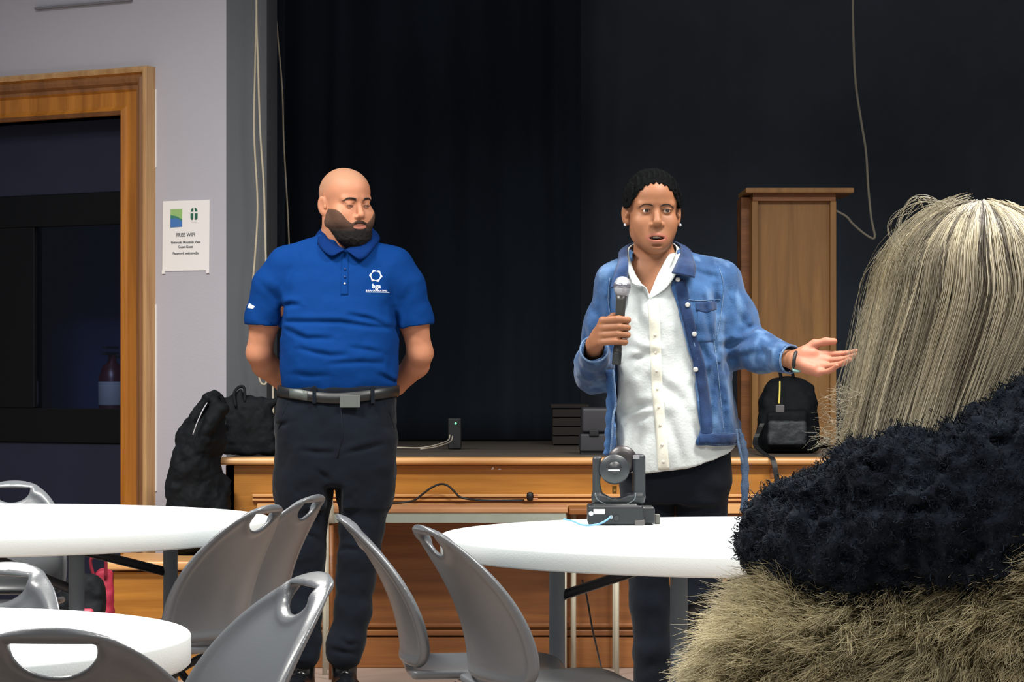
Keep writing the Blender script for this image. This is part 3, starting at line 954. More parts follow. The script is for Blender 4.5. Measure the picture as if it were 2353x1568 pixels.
# black cable tacked along the stage front, with its connector
Yc = YS - .052
pts = [(870, 1168), (895, 1158), (930, 1155), (952, 1150), (970, 1137), (990, 1122), (1012, 1113), (1030, 1117), (1046, 1132), (1058, 1143), (1090, 1149), (1140, 1151), (1205, 1150)]
tag(tube_obj('black_cable', spline([P(a, b, Yc) for a, b in pts], 6), .0042, M['black']), 'black cable arching along the golden stage front between the two speakers', 'cable')
cn = empty('cable_connector', P(1218, 1142, Yc - .01), 'black plug with two copper ends at the end of the cable on the stage front', 'connector')
bm = bmesh.new(); lathe(bm, [(.004, -.018), (.011, -.014), (.014, 0), (.012, .014), (.005, .018)], 14); obj('plug', bm, M['black'], cn, True)
for dz in (.006, -.008):
    bm = bmesh.new(); tube(bm, [(.010, 0, dz), (.03, 0, dz)], .003, 8); obj('pin', bm, mat('copper_pin', srgb(196, 140, 110), .4), cn)
# two small paper scraps stuck on the panel
for i, (a, b, w_, h_, lab) in enumerate(((1132, 1077, 7, 7, 'squarer white paper scrap, the left of two on the golden stage front'), (1148, 1079, 8, 3, 'thin white paper sliver on the golden stage front, right of the squarer scrap'))):
    p = P(a, b, YS - .002)
    bm = bmesh.new(); kk = YS / FPX
    prism(bm, [(-w_ * kk * .5, -h_ * kk * .5), (w_ * kk * .5, -h_ * kk * .2), (w_ * kk * .3, h_ * kk * .5), (-w_ * kk * .2, h_ * kk * .4)], -.001, .001)
    o = obj('paper_scrap', bm, M['paper']); o.location = p; tag(o, lab, 'paper scrap')
# keyhole plate on the right of the stage front
bm = bmesh.new(); kk = YS / FPX
prism(bm, [(-9 * kk, -14 * kk), (9 * kk, -14 * kk), (9 * kk, 4 * kk), (5 * kk, 12 * kk), (0, 14 * kk), (-5 * kk, 12 * kk), (-9 * kk, 4 * kk)], -.003, .001)
o = obj('socket_plate', bm, M['oak_dark'], bevel=.001); o.location = P(1778, 1085, YS - .001); tag(o, 'small arched brown plate set in the stage front below the backpack', 'plate')

# ---------------------------------------------------------------- low bench table in front of the stage
YB = 9.42; kb = YB / FPX
bt = empty('bench_table', ((1020 - CXP) * kb, YB, 0), 'low brown topped bench table with a grey green apron along the stage front', 'bench table')
zt = zpx(1180, YB)
M['bench_top'] = mat('brown_laminate', srgb(176, 124, 84), .42, col2=srgb(196, 146, 104), wood=True, vscale=5, stretch=(.4, 3, 3))
box_obj('top', (-290 * kb, 285 * kb, 0, .24, zt, zt + .022), M['bench_top'], bt, bevel=.005)
box_obj('apron', (-286 * kb, 280 * kb, .004, .022, zpx(1202, YB), zt), mat('grey_green_apron', srgb(150, 156, 144), .55, var=.06), bt)
M['cream'] = mat('cream_enamel', srgb(190, 186, 168), .45)
for dx, yy in ((-275, .03), (-275, .21), (276, .03), (276, .21)):
    tube_obj('leg', [(dx * kb, yy, 0), (dx * kb, yy, zt)], .0095 if dx < 0 else .0115, M['cream'], bt)
tube_obj('crossbar', [(-275 * kb, .03, .16), (-275 * kb, .21, .16)], .006, M['cream'], bt)
tube_obj('crossbar', [(276 * kb, .03, .16), (276 * kb, .21, .16)], .006, M['cream'], bt)
b2 = empty('small_stool', ((1372 - CXP) * kb, YB, 0), 'low brown stool with thin cream legs between the bench table and the woman', 'stool')
box_obj('top', (-64 * kb, 58 * kb, 0, .24, zt - .006, zt + .018), M['oak_dark'], b2, bevel=.005)
for dx, yy in ((-52, .12), (46, .03), (46, .21), (-52, .21)):
    tube_obj('leg', [(dx * kb, yy, 0), (dx * kb, yy, zt - .006)], .0095, M['cream'], b2)
# pole with a pale tip
pl = empty('wooden_pole', P(761, 880, 9.30), 'thin brown wooden pole with a cream collar and pale pointed tip behind the man', 'pole'); pl.location.z = 0
kp = 9.30 / FPX
zz = lambda py: CH + (HZ - py) * kp
tube_obj('shaft', [(0, 0, 0), (0, 0, zz(1202))], .0085, M['oak_dark'], pl, 12)
obj('collar', lathe(bmesh.new(), [(.014, zz(1203)), (.009, zz(1182)), (.011, zz(1178)), (.012, zz(1168)), (.0085, zz(1160))], 16), M['cream'], pl, True)
obj('tip', lathe(bmesh.new(), [(.0075, zz(1160)), (.0062, zz(1140)), (.004, zz(1126)), (.001, zz(1119))], 14), mat('pale_tip', srgb(212, 222, 214), .4), pl, True)

# ---------------------------------------------------------------- black coat and backpack heap at the left end of the stage
hp = empty('black_coat', P(460, 1150, 9.62), 'black padded coat heaped against the left end of the stage by the grey wall', 'coat')
kh = 9.62 / FPX
hp.location.z = 0
def H(px_, py_): return ((px_ - 460) * kh, CH + (HZ - py_) * kh)
v = Vox(axis((-.16, .12, .005)), axis((-.16, .16, .007)), axis((.40, 1.09, .005)))
def hc(pts, rs, y=0.0, k=.02):
    v.chain([(*[H(a, b)[0]], y + q, H(a, b)[1]) for (a, b, q) in pts], rs, k)
hc([(440, 1110, 0), (462, 1010, .0), (492, 925, .02)], [.085, .085, .045], k=.03)
hc([(420, 1115, -.02), (440, 1070, -.03), (500, 1120, 0)], [.06, .07, .06], k=.03)
hc([(408, 1130, -.04), (425, 1040, -.05), (452, 960, -.05), (478, 915, -.04), (497, 912, -.02)], [.028, .022, .022, .022, .02], k=.008)
hc([(470, 1030, -.07), (486, 960, -.07), (500, 925, -.05)], [.02, .018, .02], k=.012)
hc([(455, 1060, -.07), (478, 990, -.08), (512, 940, -.05)], [.02, .02, .03], k=.012)
hc([(430, 1220, 0), (450, 1150, 0), (480, 1180, 0)], [.10, .10, .09], k=.03)
hc([(400, 1140, -.04), (398, 1120, -.04)], [.024, .02], k=.01)
v.noise(.05, .009, 11, 4)
V, Fq = v.mesh(); V[:, 2] = np.maximum(V[:, 2], zpx(1291, 9.25) + .001)
np_mesh('quilted_body', V, Fq, M['cloth_black'], hp)
tube_obj('zip_edge', spline([(*[H(452, 998)[0]], -.115, H(452, 998)[1]), (H(462, 970)[0], -.118, H(462, 970)[1]), (H(474, 942)[0], -.105, H(474, 942)[1]), (H(483, 925)[0], -.09, H(483, 925)[1])], 5), [.0022] * 15 + [.001], mat('silver_zip', srgb(190, 190, 198), .35), hp)
b3 = empty('black_bag', P(570, 1040, 9.95), 'soft black bag with upright handles on the stage corner behind the man in blue', 'bag'); b3.location.z = ST
kg = 9.95 / FPX
v = Vox(axis((-.17, .14, .005)), axis((-.1, .14, .007)), axis((-.02, .33, .005)))
G = lambda a, b: ((a - 570) * kg, CH + (HZ - b) * kg - ST)
v.loft([(0.0, .0, .02, .115, .07), (.06, .0, .02, .12, .078), (.14, -.005, .02, .11, .07), (.20, -.01, .02, .10, .06), (.235, -.01, .02, .085, .04)], p=3, cap_r=.02)
v.chain([(G(555, 960)[0], 0, G(555, 960)[1]), (G(548, 915)[0], 0, G(548, 915)[1]), (G(553, 898)[0], 0, G(553, 898)[1])], [.035, .018, .010], .015)
v.chain([(G(600, 960)[0], 0, G(600, 960)[1]), (G(618, 930)[0], 0, G(618, 930)[1]), (G(636, 922)[0], 0, G(636, 922)[1])], [.04, .016, .010], .015)
v.noise(.06, .008, 21, 4)
V, Fq = v.mesh(); V[:, 2] = np.maximum(V[:, 2], .001)
np_mesh('bag_body', V, Fq, M['cloth_black'], b3)
tube_obj('handle', spline([(G(545, 935)[0], -.05, G(545, 935)[1]), (G(540, 905)[0], -.03, G(540, 905)[1]), (G(550, 890)[0], -.01, G(550, 890)[1]), (G(562, 893)[0], -.01, G(562, 893)[1]), (G(564, 925)[0], -.03, G(564, 925)[1])], 5), .006, M['cloth_black'], b3)
box_obj('tag', (G(510, 960)[0], G(524, 960)[0], -.078, -.07, G(500, 976)[1], G(500, 952)[1]), mat('grey_tag', srgb(110, 114, 118), .5), b3, bevel=.003)

# red and black things on the floor under the left table
rb = empty('red_bag', P(233, 1400, 9.0), 'crimson cloth bag on the floor against the oak step, seen under the left table', 'bag'); rb.location.z = 0
kr = 9.0 / FPX
v = Vox(axis((-.09, .07, .006)), axis((-.07, .07, .008)), axis((-.02, .50, .006)))
v.loft([(0, 0, 0, .055, .05), (.1, 0, 0, .052, .055), (.25, .0, 0, .045, .045), (.36, .005, 0, .035, .03), (.43, .01, 0, .025, .02)], p=3, cap_r=.015); v.noise(.06, .006, 2)
V, Fq = v.mesh(); np_mesh('bag_body', V, Fq, mat('crimson_cloth', srgb(150, 24, 52), .7, var=.15), rb)
tube_obj('handle', spline([(-.02, -.03, .40), (-.03, -.05, .47), (.02, -.05, .48), (.02, -.03, .40)], 5), .006, mat('crimson_strap', srgb(130, 20, 44), .7), rb)
rb2 = empty('black_rucksack', P(165, 1400, 8.7), 'black rucksack with a red corner on the floor under the left table', 'rucksack'); rb2.location.z = 0
v = Vox(axis((-.2, .16, .007)), axis((-.12, .12, .008)), axis((-.02, .48, .007)))
v.loft([(0, 0, 0, .14, .09), (.1, 0, 0, .145, .1), (.25, .0, 0, .12, .085), (.36, .03, 0, .08, .06), (.43, .05, 0, .05, .03)], p=3, cap_r=.02); v.noise(.07, .012, 2, 4)
V, Fq = v.mesh(); V[:, 2] = np.maximum(V[:, 2], .001); np_mesh('bag_body', V, Fq, M['cloth_black'], rb2)
box_obj('red_panel', (.03, .09, -.115, -.08, .32 - .1, .345 - .02), mat('coral_red_nylon', srgb(214, 66, 84), .6), rb2, bevel=.008)

# thin dark cable hanging from the table with the light to the floor
tag(tube_obj('thin_cable', spline([P(1338, 1334, 6.4), P(1348, 1370, 6.45), P(1362, 1450, 6.5), P(1378, 1520, 6.6), P(1392, 1600, 6.8), P(1400, 1830, 6.68)], 6), .0026, M['black']), 'thin dark cable hanging below the table that carries the stage light', 'cable')

# ---------------------------------------------------------------- moving head stage light on the table
YM = 6.385; km = YM / FPX
ml = empty('moving_head_light', P(1420, 1208, YM), 'small black moving head stage light standing on the right round table', 'stage light'); ml.location.z = .7405
M['ml'] = mat('dark_grey_abs', srgb(38, 42, 46), .42, var=.08, vscale=20)
M['ml2'] = mat('charcoal_abs', srgb(26, 29, 33), .45)
Z0 = 0.0
def mz(py): return (1208 - py) * km
def mxx(px_): return (px_ - 1420) * km
# base
v = Vox(axis((-.09, .11, .0022)), axis((-.075, .085, .003)), axis((-.004, .06, .0022)))
v.box((mxx(1412), 0.0, mz(1185)), (62 * km, .062, 22 * km), .005)
v.box((mxx(1412), 0.0, mz(1163)), (50 * km, .055, 4 * km), .004, .004)
v.box((mxx(1482), 0.005, mz(1186)), (21 * km, .045, 19 * km), .006, .004)
V, Fq = v.mesh(); V[:, 2] = np.maximum(V[:, 2], 0.0); base = np_mesh('base', V, Fq, M['ml2'], ml)
box_obj('chrome_strip', (mxx(1354), mxx(1457), -.0575, -.052, mz(1167), mz(1164)), mat('silver_strip', srgb(176, 182, 188), .3), base, bevel=.0005)
box_obj('paper_label', (mxx(1362), mxx(1388), -.0636, -.062, mz(1182), mz(1171)), M['paper'], base)
bm = bmesh.new(); lathe(bm, [(5.2 * km, -.0636), (5.2 * km, -.061)], 20, (mxx(1356.5), 0, mz(1181)), 'y'); obj('round_sticker', bm, mat('pale_blue_sticker', srgb(200, 224, 236), .5), base)
bm = bmesh.new(); lathe(bm, [(6 * km, -.066), (6.5 * km, -.061)], 16, (mxx(1414), 0, mz(1191)), 'y'); obj('socket', bm, M['ml'], base)
bm = bmesh.new(); lathe(bm, [(4 * km, -.068), (5 * km, -.061)], 16, (mxx(1402), 0, mz(1189)), 'y'); obj('socket', bm, mat('silver_socket', srgb(150, 160, 168), .3, metal=.6), base)
box_obj('connector_block', (mxx(1456), mxx(1478), -.064, -.03, mz(1207), mz(1196)), mat('grey_block', srgb(86, 82, 82), .5), base, bevel=.001)
box_obj('rear_connector', (mxx(1505), mxx(1517), .0, .03, 0, mz(1186)), mat('grey_connector', srgb(108, 106, 100), .5), base, bevel=.002)
# yoke: a U with thick upright arms
v = Vox(axis((-.075, .085, .0022)), axis((-.045, .05, .003)), axis((.03, .20, .0022)))
for x0, x1, hw_, zt_ in ((1372, 1374, 11, 1052), (1468, 1470, 14, 1047)):
    v.box((mxx(x0 + 1 if hw_ < 14 else 1468), 0, (mz(zt_) + mz(1150)) / 2), (hw_ * km, .030, (mz(zt_) - mz(1150)) / 2), .008, .0)
v.box((mxx(1420), 0, mz(1150)), (60 * km, .034, 13 * km), .010, .008)
v.cap((mxx(1415), -.06, mz(1112)), (mxx(1415), .06, mz(1112)), 36 * km, None, .006, 'd')
v.box((mxx(1415), 0, mz(1085)), (35 * km, .08, 27 * km), .0, .004, 'd')
V, Fq = v.mesh(); yoke = np_mesh('yoke', V, Fq, M['ml'], ml)
box_obj('cap_plate', (mxx(1453), mxx(1468), -.032, -.028, mz(1058), mz(1049)), mat('pale_cap', srgb(128, 126, 130), .45), yoke, bevel=.001)
tube_obj('rim', spline([(mxx(1367), -.034, mz(1135)), (mxx(1372), -.035, mz(1150)), (mxx(1390), -.035, mz(1160)), (mxx(1415), -.035, mz(1163)), (mxx(1440), -.035, mz(1160)), (mxx(1456), -.035, mz(1150)), (mxx(1459), -.034, mz(1135))], 5), .0016, mat('grey_edge', srgb(112, 120, 124), .4), yoke)  # lighter strip along the lower edge of the yoke
# head: drum pointing to the camera, round rear body above
hd = obj('lamp_head', lathe(bmesh.new(), [(.001, -.050), (18 * km, -.050), (30 * km, -.048), (34.5 * km, -.043), (34.5 * km, -.030), (32 * km, -.026), (32 * km, -.015)], 40, (mxx(1410.5), 0, mz(1081)), 'y'), M['ml'], ml, True)
hd2 = obj('lamp_housing', lathe(bmesh.new(), [(20 * km, -.016), (33 * km, -.010), (34 * km, .02), (30 * km, .05), (14 * km, .062), (.001, .064)], 40, (mxx(1431), 0, mz(1062)), 'y'), mat('brown_black_abs', srgb(44, 38, 40), .4), ml, True)
bm = bmesh.new(); box(bm, mxx(1396), mxx(1422), -.0525, -.0495, mz(1083.5), mz(1081)); obj('nameplate', bm, mat('white_print', srgb(236, 240, 240), .4), hd)
bm = bmesh.new(); lathe(bm, [(15 * km, -.0512), (15 * km, -.049)], 30, (mxx(1411), 0, mz(1078)), 'y'); obj('dial', bm, M['ml2'], hd, True)
bm = bmesh.new(); lathe(bm, [(.001, 0), (5 * km, .0), (5 * km, .02), (.001, .02)], 12, (mxx(1412), 0, mz(1138))); obj('pan_post', bm, mat('brass', srgb(170, 120, 50), .35, metal=.4), ml, True)
tag(tube_obj('blue_cable', spline([(P(1402, 1189, YM - .068)), P(1395, 1195, YM - .085), P(1378, 1204, YM - .10), P(1355, 1208, YM - .105), P(1335, 1206, YM - .08), P(1318, 1199, YM - .03), P(1306, 1196, YM + .03), P(1296, 1194, YM + .08)], 6), .0024, mat('light_blue_cable', srgb(96, 150, 200), .5)), 'light blue cable plugged into the stage light and trailing left over the table', 'cable')
# ---------------------------------------------------------------- heads, hands, cloth
def rot(yaw=0.0, pitch=0.0, roll=0.0):
    """yaw turns the face to the picture's right, pitch nods it down, roll tips the crown to the picture's right"""
    return np.array(Matrix.Rotation(math.radians(yaw), 3, 'Z') @ Matrix.Rotation(math.radians(pitch), 3, 'X') @ Matrix.Rotation(math.radians(roll), 3, 'Y'))

class HF:
    """head frame: x across, -y out of the face, z up, origin between the eyes' level and the ears"""
    def __init__(s, v, C, R, S): s.v, s.C, s.R, s.S = v, np.array(C, float), np.array(R, float), S
    def p(s, q): return s.C + s.R @ (np.array(q, float) * s.S)
    def ell(s, c, r, k=.0, mode='u', L=None):
        R = s.R if L is None else s.R @ np.array(L)
        s.v.ell(s.p(c), np.array(r) * s.S, k, mode, R)
    def cap(s, a, b, ra, rb=None, k=.0, mode='u', flat=None):
        fl = None if flat is None else (s.R @ np.array(flat[0], float), flat[1])
        s.v.cap(s.p(a), s.p(b), ra * s.S, None if rb is None else rb * s.S, k, mode, fl)
    def box(s, c, h, r=0., k=0., mode='u'):
        s.v.box(s.p(c), np.array(h) * s.S, r, k, mode, s.R)
    def local(s, V):
        return ((V - s.C) @ s.R) / s.S

def add_head(v, C, R, S, q):
    """q: shape numbers; the same skull for everybody, different faces"""
    h = HF(v, C, R, S)
    g = q.get
    jw, ck, nw, nl = g('jaw', 1.0), g('cheek', 1.0), g('nose_w', 1.0), g('nose_l', 1.0)
    h.ell((0, .014, .036), (.0755, .098, .083))
    h.ell((0, -.030, .040), (.063, .060, .062), .03)
    h.ell((0, -.032, -.035), (.0585 * ck, .058, .068), .03)
    h.cap((0, -.045, -.070), (0, -.066, -.096), .034 * jw, .020, .03)
    for s in (-1, 1):
        h.cap((s * .050 * jw, .006, -.056), (s * .020 * jw, -.066, -.100), .017, .015, .022)
        h.cap((s * .058 * jw, .010, -.030), (s * .050 * jw, .006, -.062), .016, .016, .02)
        h.ell((s * .043 * ck, -.062, -.030), (.021, .020, .019), .022)
        h.ell((s * .028, -.068, -.056), (.026, .018, .028), .03)
        h.ell((s * .043 * jw, -.030, -.048), (.018, .042, .040), .03)
        h.cap((s * .012, -.0885, .020), (s * .045, -.074, .019), .0095 * g('ridge', 1), .008, .016)
    h.cap((0, -.030, .012), (0, -.060, .05), .04, .03, .03)
    h.ell((0, -.083, -.103 - g('chin', 0)), (.017, .013, .013), .016)
    h.ell((0, -.055, -.085 - g('chin', 0)), (.040 * jw, .036, .030), .02)
    for s in (-1, 1):
        h.ell((s * .0315, -.101, .002), (.0185, .0165, .0125), .012, 'd')
    # nose
    h.cap((0, -.086, .012), (0, -.106, -.024 * nl), .0065, .0100 * nw, .010)
    h.ell((0, -.1085, -.029 * nl), (.0105 * nw, .0095, .0085), .007)
    for s in (-1, 1):
        h.ell((s * .0125 * nw, -.097, -.033 * nl), (.0072, .0095, .0068), .006)
    for s in (-1, 1):
        h.ell((s * .0058 * nw, -.107, -.0405 * nl), (.0036, .0058, .0038), .003, 'd')
    # mouth
    mz_, op = g('mouth_z', -.062), g('open', 0.0)
    mw = g('mouth_w', 1.0)
    h.ell((0, -.079, mz_ - .003), (.034, .019, .024), .026)
    up, lo = mz_ + .0045 + op * .5, mz_ - .0055 - op * .8
    for s in (-1, 1):
        h.cap((s * .003, -.0975 + g('flat', 0), up + .0008), (s * .021 * mw, -.087, mz_), .0046 * g('lip', 1), .0022, .004)
        h.cap((0, -.0955 + g('flat', 0), lo), (s * .019 * mw, -.087, mz_), .0058 * g('lip', 1), .0024, .004)
    if op:
        h.ell((0, -.098, (up + lo) / 2), (.0165 * mw, .016, .0018 + op * .62), .0025, 'd')
    else:
        h.ell((0, -.102, mz_), (.021 * mw, .0075, .0011), .002, 'd')
    h.ell((0, -.0965, lo - .0125), (.013, .005, .0035), .008, 'd')
    # eyeball seats, lids
    lid = g('lid', .0048)
    er = .0118
    for s in (-1, 1):
        c = (s * .0315, -.0775, .0015)
        h.ell(c, (.0138, .0136, .0134), .0045)
        h.ell((s * .0315, -.094, .0015 + g('lid_z', 0)), (.0120 * g('eye_w', 1), .012, lid), .0016, 'd')
        h.cap((s * .020, -.0895, .0090), (s * .044, -.083, .0075), .0024, .002, .004)
    # ears
    for s in (-1, 1):
        L = np.array(Matrix.Rotation(math.radians(-s * 27), 3, 'Z') @ Matrix.Rotation(math.radians(-8), 3, 'X'))
        h.ell((s * .0805, .010, -.006), (.0062, .0185, .032), .006, 'u', L)
        h.ell((s * .077, .002, -.028), (.006, .009, .011), .006, 'u', L)
        h.ell((s * .0875, .006, -.002), (.0055, .0115, .021), .003, 'd', L)
        h.ell((s * .0800, -.006, -.010), (.0035, .005, .007), .004, 'u', L)
    return h

def head_attrs(h, V, q):
    L = h.local(V)
    x, y, z = L[:, 0], L[:, 1], L[:, 2]
    mz_, op = q.get('mouth_z', -.062), q.get('open', 0.0)
    up, lo = mz_ + .0045 + op * .5, mz_ - .0055 - op * .8
    mw = q.get('mouth_w', 1.0)
    cz = (up + lo) / 2
    hh = (up - lo) / 2 + .0052 * q.get('lip', 1)
    d = np.sqrt((x / (.0245 * mw)) ** 2 + ((z - cz) / hh) ** 2)
    lips = np.clip((1.06 - d) / .12, 0, 1) * (y < -.080)
    inner = np.zeros_like(lips)
    if op:
        d2 = np.sqrt((x / (.0165 * mw)) ** 2 + ((z - cz) / (.0015 + op * .60)) ** 2)
        inner = np.clip((1.02 - d2) / .1, 0, 1) * (y < -.07) * (y > -.0935)
    return L, lips, inner

def add_eye(h, name, s, gaze, iris, parent, white=None):
    """one eyeball: pupil, iris and white are rings of one lathed ball turned to the gaze"""
    r = .0116 * h.S
    me_mats = [M['eye_white'], iris, M['black']]
    bm = bmesh.new()
    prof = [(r * math.sin(t), -r * math.cos(t)) for t in [math.radians(a) for a in (0.5, 5, 10, 14, 20, 26, 31, 38, 50, 65, 80, 100, 130, 160, 179)]]
    lathe(bm, prof, 24, (0, 0, 0), 'y')
    for f in bm.faces:
        c = f.calc_center_median()
        a = math.degrees(math.atan2(math.hypot(c.x, c.z), -c.y))
        f.material_index = 2 if a < 12 else (1 if a < 30 else 0)
    o = obj(name, bm, me_mats, parent, True)
    Rg = Matrix(h.R.tolist()) @ Matrix.Rotation(math.radians(gaze[0]), 3, 'Z') @ Matrix.Rotation(math.radians(gaze[1]), 3, 'X')
    o.matrix_local = Matrix.Translation(Vector(h.p((s * .0315, -.0775, .0015)))) @ Rg.to_4x4()
    return o

def brow(h, tree, s, pts, m, parent, r=.0026):
    """an eyebrow of short hairs following the brow line; pts in (x, z) of the head frame"""
    rng = np.random.default_rng(3 if s > 0 else 4)
    sp = spline([(a, 0, b) for a, b in pts], 8)
    paths = []
    N = 150
    for i in range(N):
        t = rng.random() * (len(sp) - 2)
        k = int(t); f = t - k
        c = sp[k].lerp(sp[k + 1], f)
        d = (sp[k + 1] - sp[k]).normalized()
        w = r * (1.1 - .7 * (t / len(sp)))
        c = c + Vector((0, 0, rng.uniform(-1, 1) * w))
        L = rng.uniform(.005, .008)
        P0 = []
        for u in (0, .5, 1):
            q = c + d * (L * u) * 1.0 + Vector((0, 0, .0012 * (1 - u) * 0))
            a = Vector(h.p((s * q.x, -.16, q.z))); b = Vector(h.R @ np.array((0, 1., 0)))
            hit = tree.ray_cast(a, b)
            if hit[0] is None: break
            P0.append(np.array(hit[0]) - np.array(b) * (.0006 + .0008 * u))
        if len(P0) == 3: paths.append(P0)
    return strands('eyebrow', np.array(paths), .00055, m, parent, tip=.4)

def ruled(name, A, B, m, parent, t=.003, n=8, rows=4, bulge=0.0):
    """a leaf of cloth between two curves"""
    A, B = spline(A, n), spline(B, n)
    k = min(len(A), len(B))
    bm = bmesh.new()
    R = []
    for i in range(k):
        a, b = A[i], B[i]
        row = []
        for j in range(rows + 1):
            u = j / rows
            p = a.lerp(b, u)
            out = Vector((p.x, p.y, 0)); out = out.normalized() if out.length else out
            row.append(bm.verts.new(p + out * bulge * math.sin(math.pi * u)))
        R.append(row)
    for i in range(k - 1):
        for j in range(rows):
            bm.faces.new((R[i][j], R[i + 1][j], R[i + 1][j + 1], R[i][j + 1]))
    o = obj(name, bm, m, parent, True)
    md = o.modifiers.new('thick', 'SOLIDIFY'); md.thickness = t; md.offset = 0
    return o

def add_hand(v, W, f, n, s, curls, thumb, k=.006, spread=.10, sc=1.0):
    """W wrist, f towards the fingers, n out of the palm, s towards the thumb"""
    W, f, n, s = (np.array(q, float) for q in (W, f, n, s))
    f /= np.linalg.norm(f); n = n - f * (n @ f); n /= np.linalg.norm(n); s = s - f * (s @ f) - n * (s @ n); s /= np.linalg.norm(s)
    v.cap(W - f * .02, W + f * .02, .024 * sc, .024 * sc, .01, flat=(n, .72))
    for i in range(4):
        b = W + f * (.090 - .003 * (i - 1) ** 2) * sc + s * (.0315 - .021 * i) * sc
        v.cap(W + f * .015 + s * (.014 - .010 * i) * sc, b, .0155 * sc, .0120 * sc, .014)
    v.cap(W + f * .03 * sc + s * .020 * sc + n * .008, W + f * .055 * sc + s * .024 * sc + n * .008, .017 * sc, .013 * sc, .012)
    v.cap(W + f * .03 * sc - s * .020 * sc + n * .007, W + f * .065 * sc - s * .024 * sc + n * .006, .014 * sc, .011 * sc, .012)
    ln = [(.044, .026, .021), (.048, .030, .022), (.044, .028, .021), (.034, .021, .019)]
    for i in range(4):
        p = W + f * (.088 - .003 * (i - 1) ** 2) * sc + s * (.0315 - .021 * i) * sc
        a = 0.0
        d0 = f + s * spread * (1.2 - .8 * i); d0 /= np.linalg.norm(d0)
        r = (.0092 if i < 3 else .0080) * sc
        for j in range(3):
            a += math.radians(curls[i][j])
            d = d0 * math.cos(a) + n * math.sin(a)
            p2 = p + d * ln[i][j] * sc
            v.cap(p, p2, r, r * .9, .004 if j else .008)
            p, r = p2, r * .9
    p = W + f * .026 * sc + s * .024 * sc + n * .006
    for (cf, cs, cn, L, r) in thumb:
        d = f * cf + s * cs + n * cn; d /= np.linalg.norm(d)
        p2 = p + d * L * sc
        v.cap(p, p2, r * sc, r * .88 * sc, .008); p = p2

def skin(name, c, spec=.30, rough=.56):
    spec, rough = .30, .56
    return mat(name, c, rough, var=.045, vscale=16, bump=.08, bscale=420, spec=spec, sss=.10, bdist=.004)
M['eye_white'] = mat('eye_white', srgb(214, 206, 200), .25)
M['iris'] = mat('dark_brown_iris', srgb(52, 32, 22), .2)
M['trouser'] = mat('black_blue_twill', srgb(14, 20, 29), .9, spec=.12, var=.12, vscale=5, bump=.12, bscale=300, sheen=.05)
M['shoe'] = mat('polished_black_leather', srgb(14, 15, 18), .22, spec=.6)
def shoe(v, x, y0, ang=0.0, L=.29, w=.05):
    a = math.radians(ang); d = np.array((math.sin(a), -math.cos(a), 0))
    h0 = np.array((x, y0, 0))
    v.cap(h0 + d * .0 + (0, 0, .035), h0 + d * L * .45 + (0, 0, .035), .040, .045, .02)
    v.cap(h0 + d * L * .45 + (0, 0, .034), h0 + d * L * .78 + (0, 0, .022), .045, .034, .02)
    v.cap(h0 + (0, 0, .04), h0 + (0, 0.0, .10), .042, .045, .02)
# ================================================================ the man in the blue polo shirt
MY, MS = 8.81, 655.0
man = empty('person', ((778 - CXP) * MY / FPX, MY, 0), 'bald bearded man in a blue polo shirt standing with his arms behind his back', 'person')
def mp(px, py): return ((px - 778) / MS, 1.1 + (880 - py) / MS)
Q = dict(jaw=1.10, cheek=1.10, nose_w=1.0, nose_l=1.16, lid=.0019, lid_z=-.0056, mouth_w=1.2, mouth_z=-.070, chin=.010, flat=.003)
HC, HR, HSC = (.024, -.004, 1.727), rot(33, 5, -2), 1.06
v = Vox(axis((-.42, -.10, .008), (-.10, .13, .0021), (.13, .42, .008)), axis((-.17, .15, .0023), (.15, .26, .006)),
        axis((.05, 1.0, .012), (1.0, 1.54, .006), (1.54, 1.86, .0021)))
torso = [(1.00, 0, 0, .185, .115), (1.15, 0, -.005, .190, .128), (1.30, 0, -.005, .190, .125), (1.42, 0, 0, .185, .108), (1.50, 0, .005, .165, .085), (1.56, 0, .01, .105, .062), (1.60, .0, .012, .055, .05)]
v.loft(torso, 0, p=2.3, cap_r=.03)
for s in (-1, 1):
    v.chain([(s * .075, .01, .96), (s * .10 - .014, .01, .70), (s * .095 - .026, .01, .48), ((.018 if s > 0 else -.13), 0.02, .10)], [.09, .072, .045, .032], .03)
    v.chain([(s * .19, .01, 1.49), (s * .262, .03, 1.33), (s * .284, .055, 1.205)], [.058, .050, .043], .03)
    v.chain([(s * .284, .055, 1.205), (s * .268, .10, 1.165), (s * .195, .165, 1.090)], [.0465, .046, .034], .015)
    v.chain([(s * .195, .165, 1.090), (s * .15, .19, 1.05)], [.034, .027], .012)
    add_hand(v, (s * .145, .192, 1.045), (-s * .93, .12, -.30), (0, .95 if s > 0 else .9, .1), (0, -.2, -1), [(25, 35, 25)] * 4, [(.5, .8, .1, .045, .013), (.8, .5, .2, .03, .011)])
h = add_head(v, HC, HR, HSC, Q)
v.chain([(.0, .022, 1.55), (.006, .016, 1.62), (.018, .010, 1.68)], [.066, .062, .060], .03)
V, F_ = v.mesh()
L, lips, inner = head_attrs(h, V, Q)
scalp = np.clip((L[:, 2] - (.062 - .55 * np.clip(L[:, 1] + .05, 0, .12))) / .03, 0, 1) * (V[:, 2] > 1.64)
M['man_skin'] = skin('warm_tan_skin', srgb(182, 124, 95), .5, .42)
attr_mix(M['man_skin'], 'scalp', srgb(160, 124, 98), .6)
attr_mix(M['man_skin'], 'lips', srgb(150, 92, 80), .75)
np_mesh('body', V, F_, M['man_skin'], man, attrs={'lips': lips, 'scalp': scalp})
man_tree = BVHTree.FromPolygons([tuple(p) for p in V], [tuple(f) for f in F_.tolist()]) if False else None
sel = V[F_[:, 0], 2] > 1.5
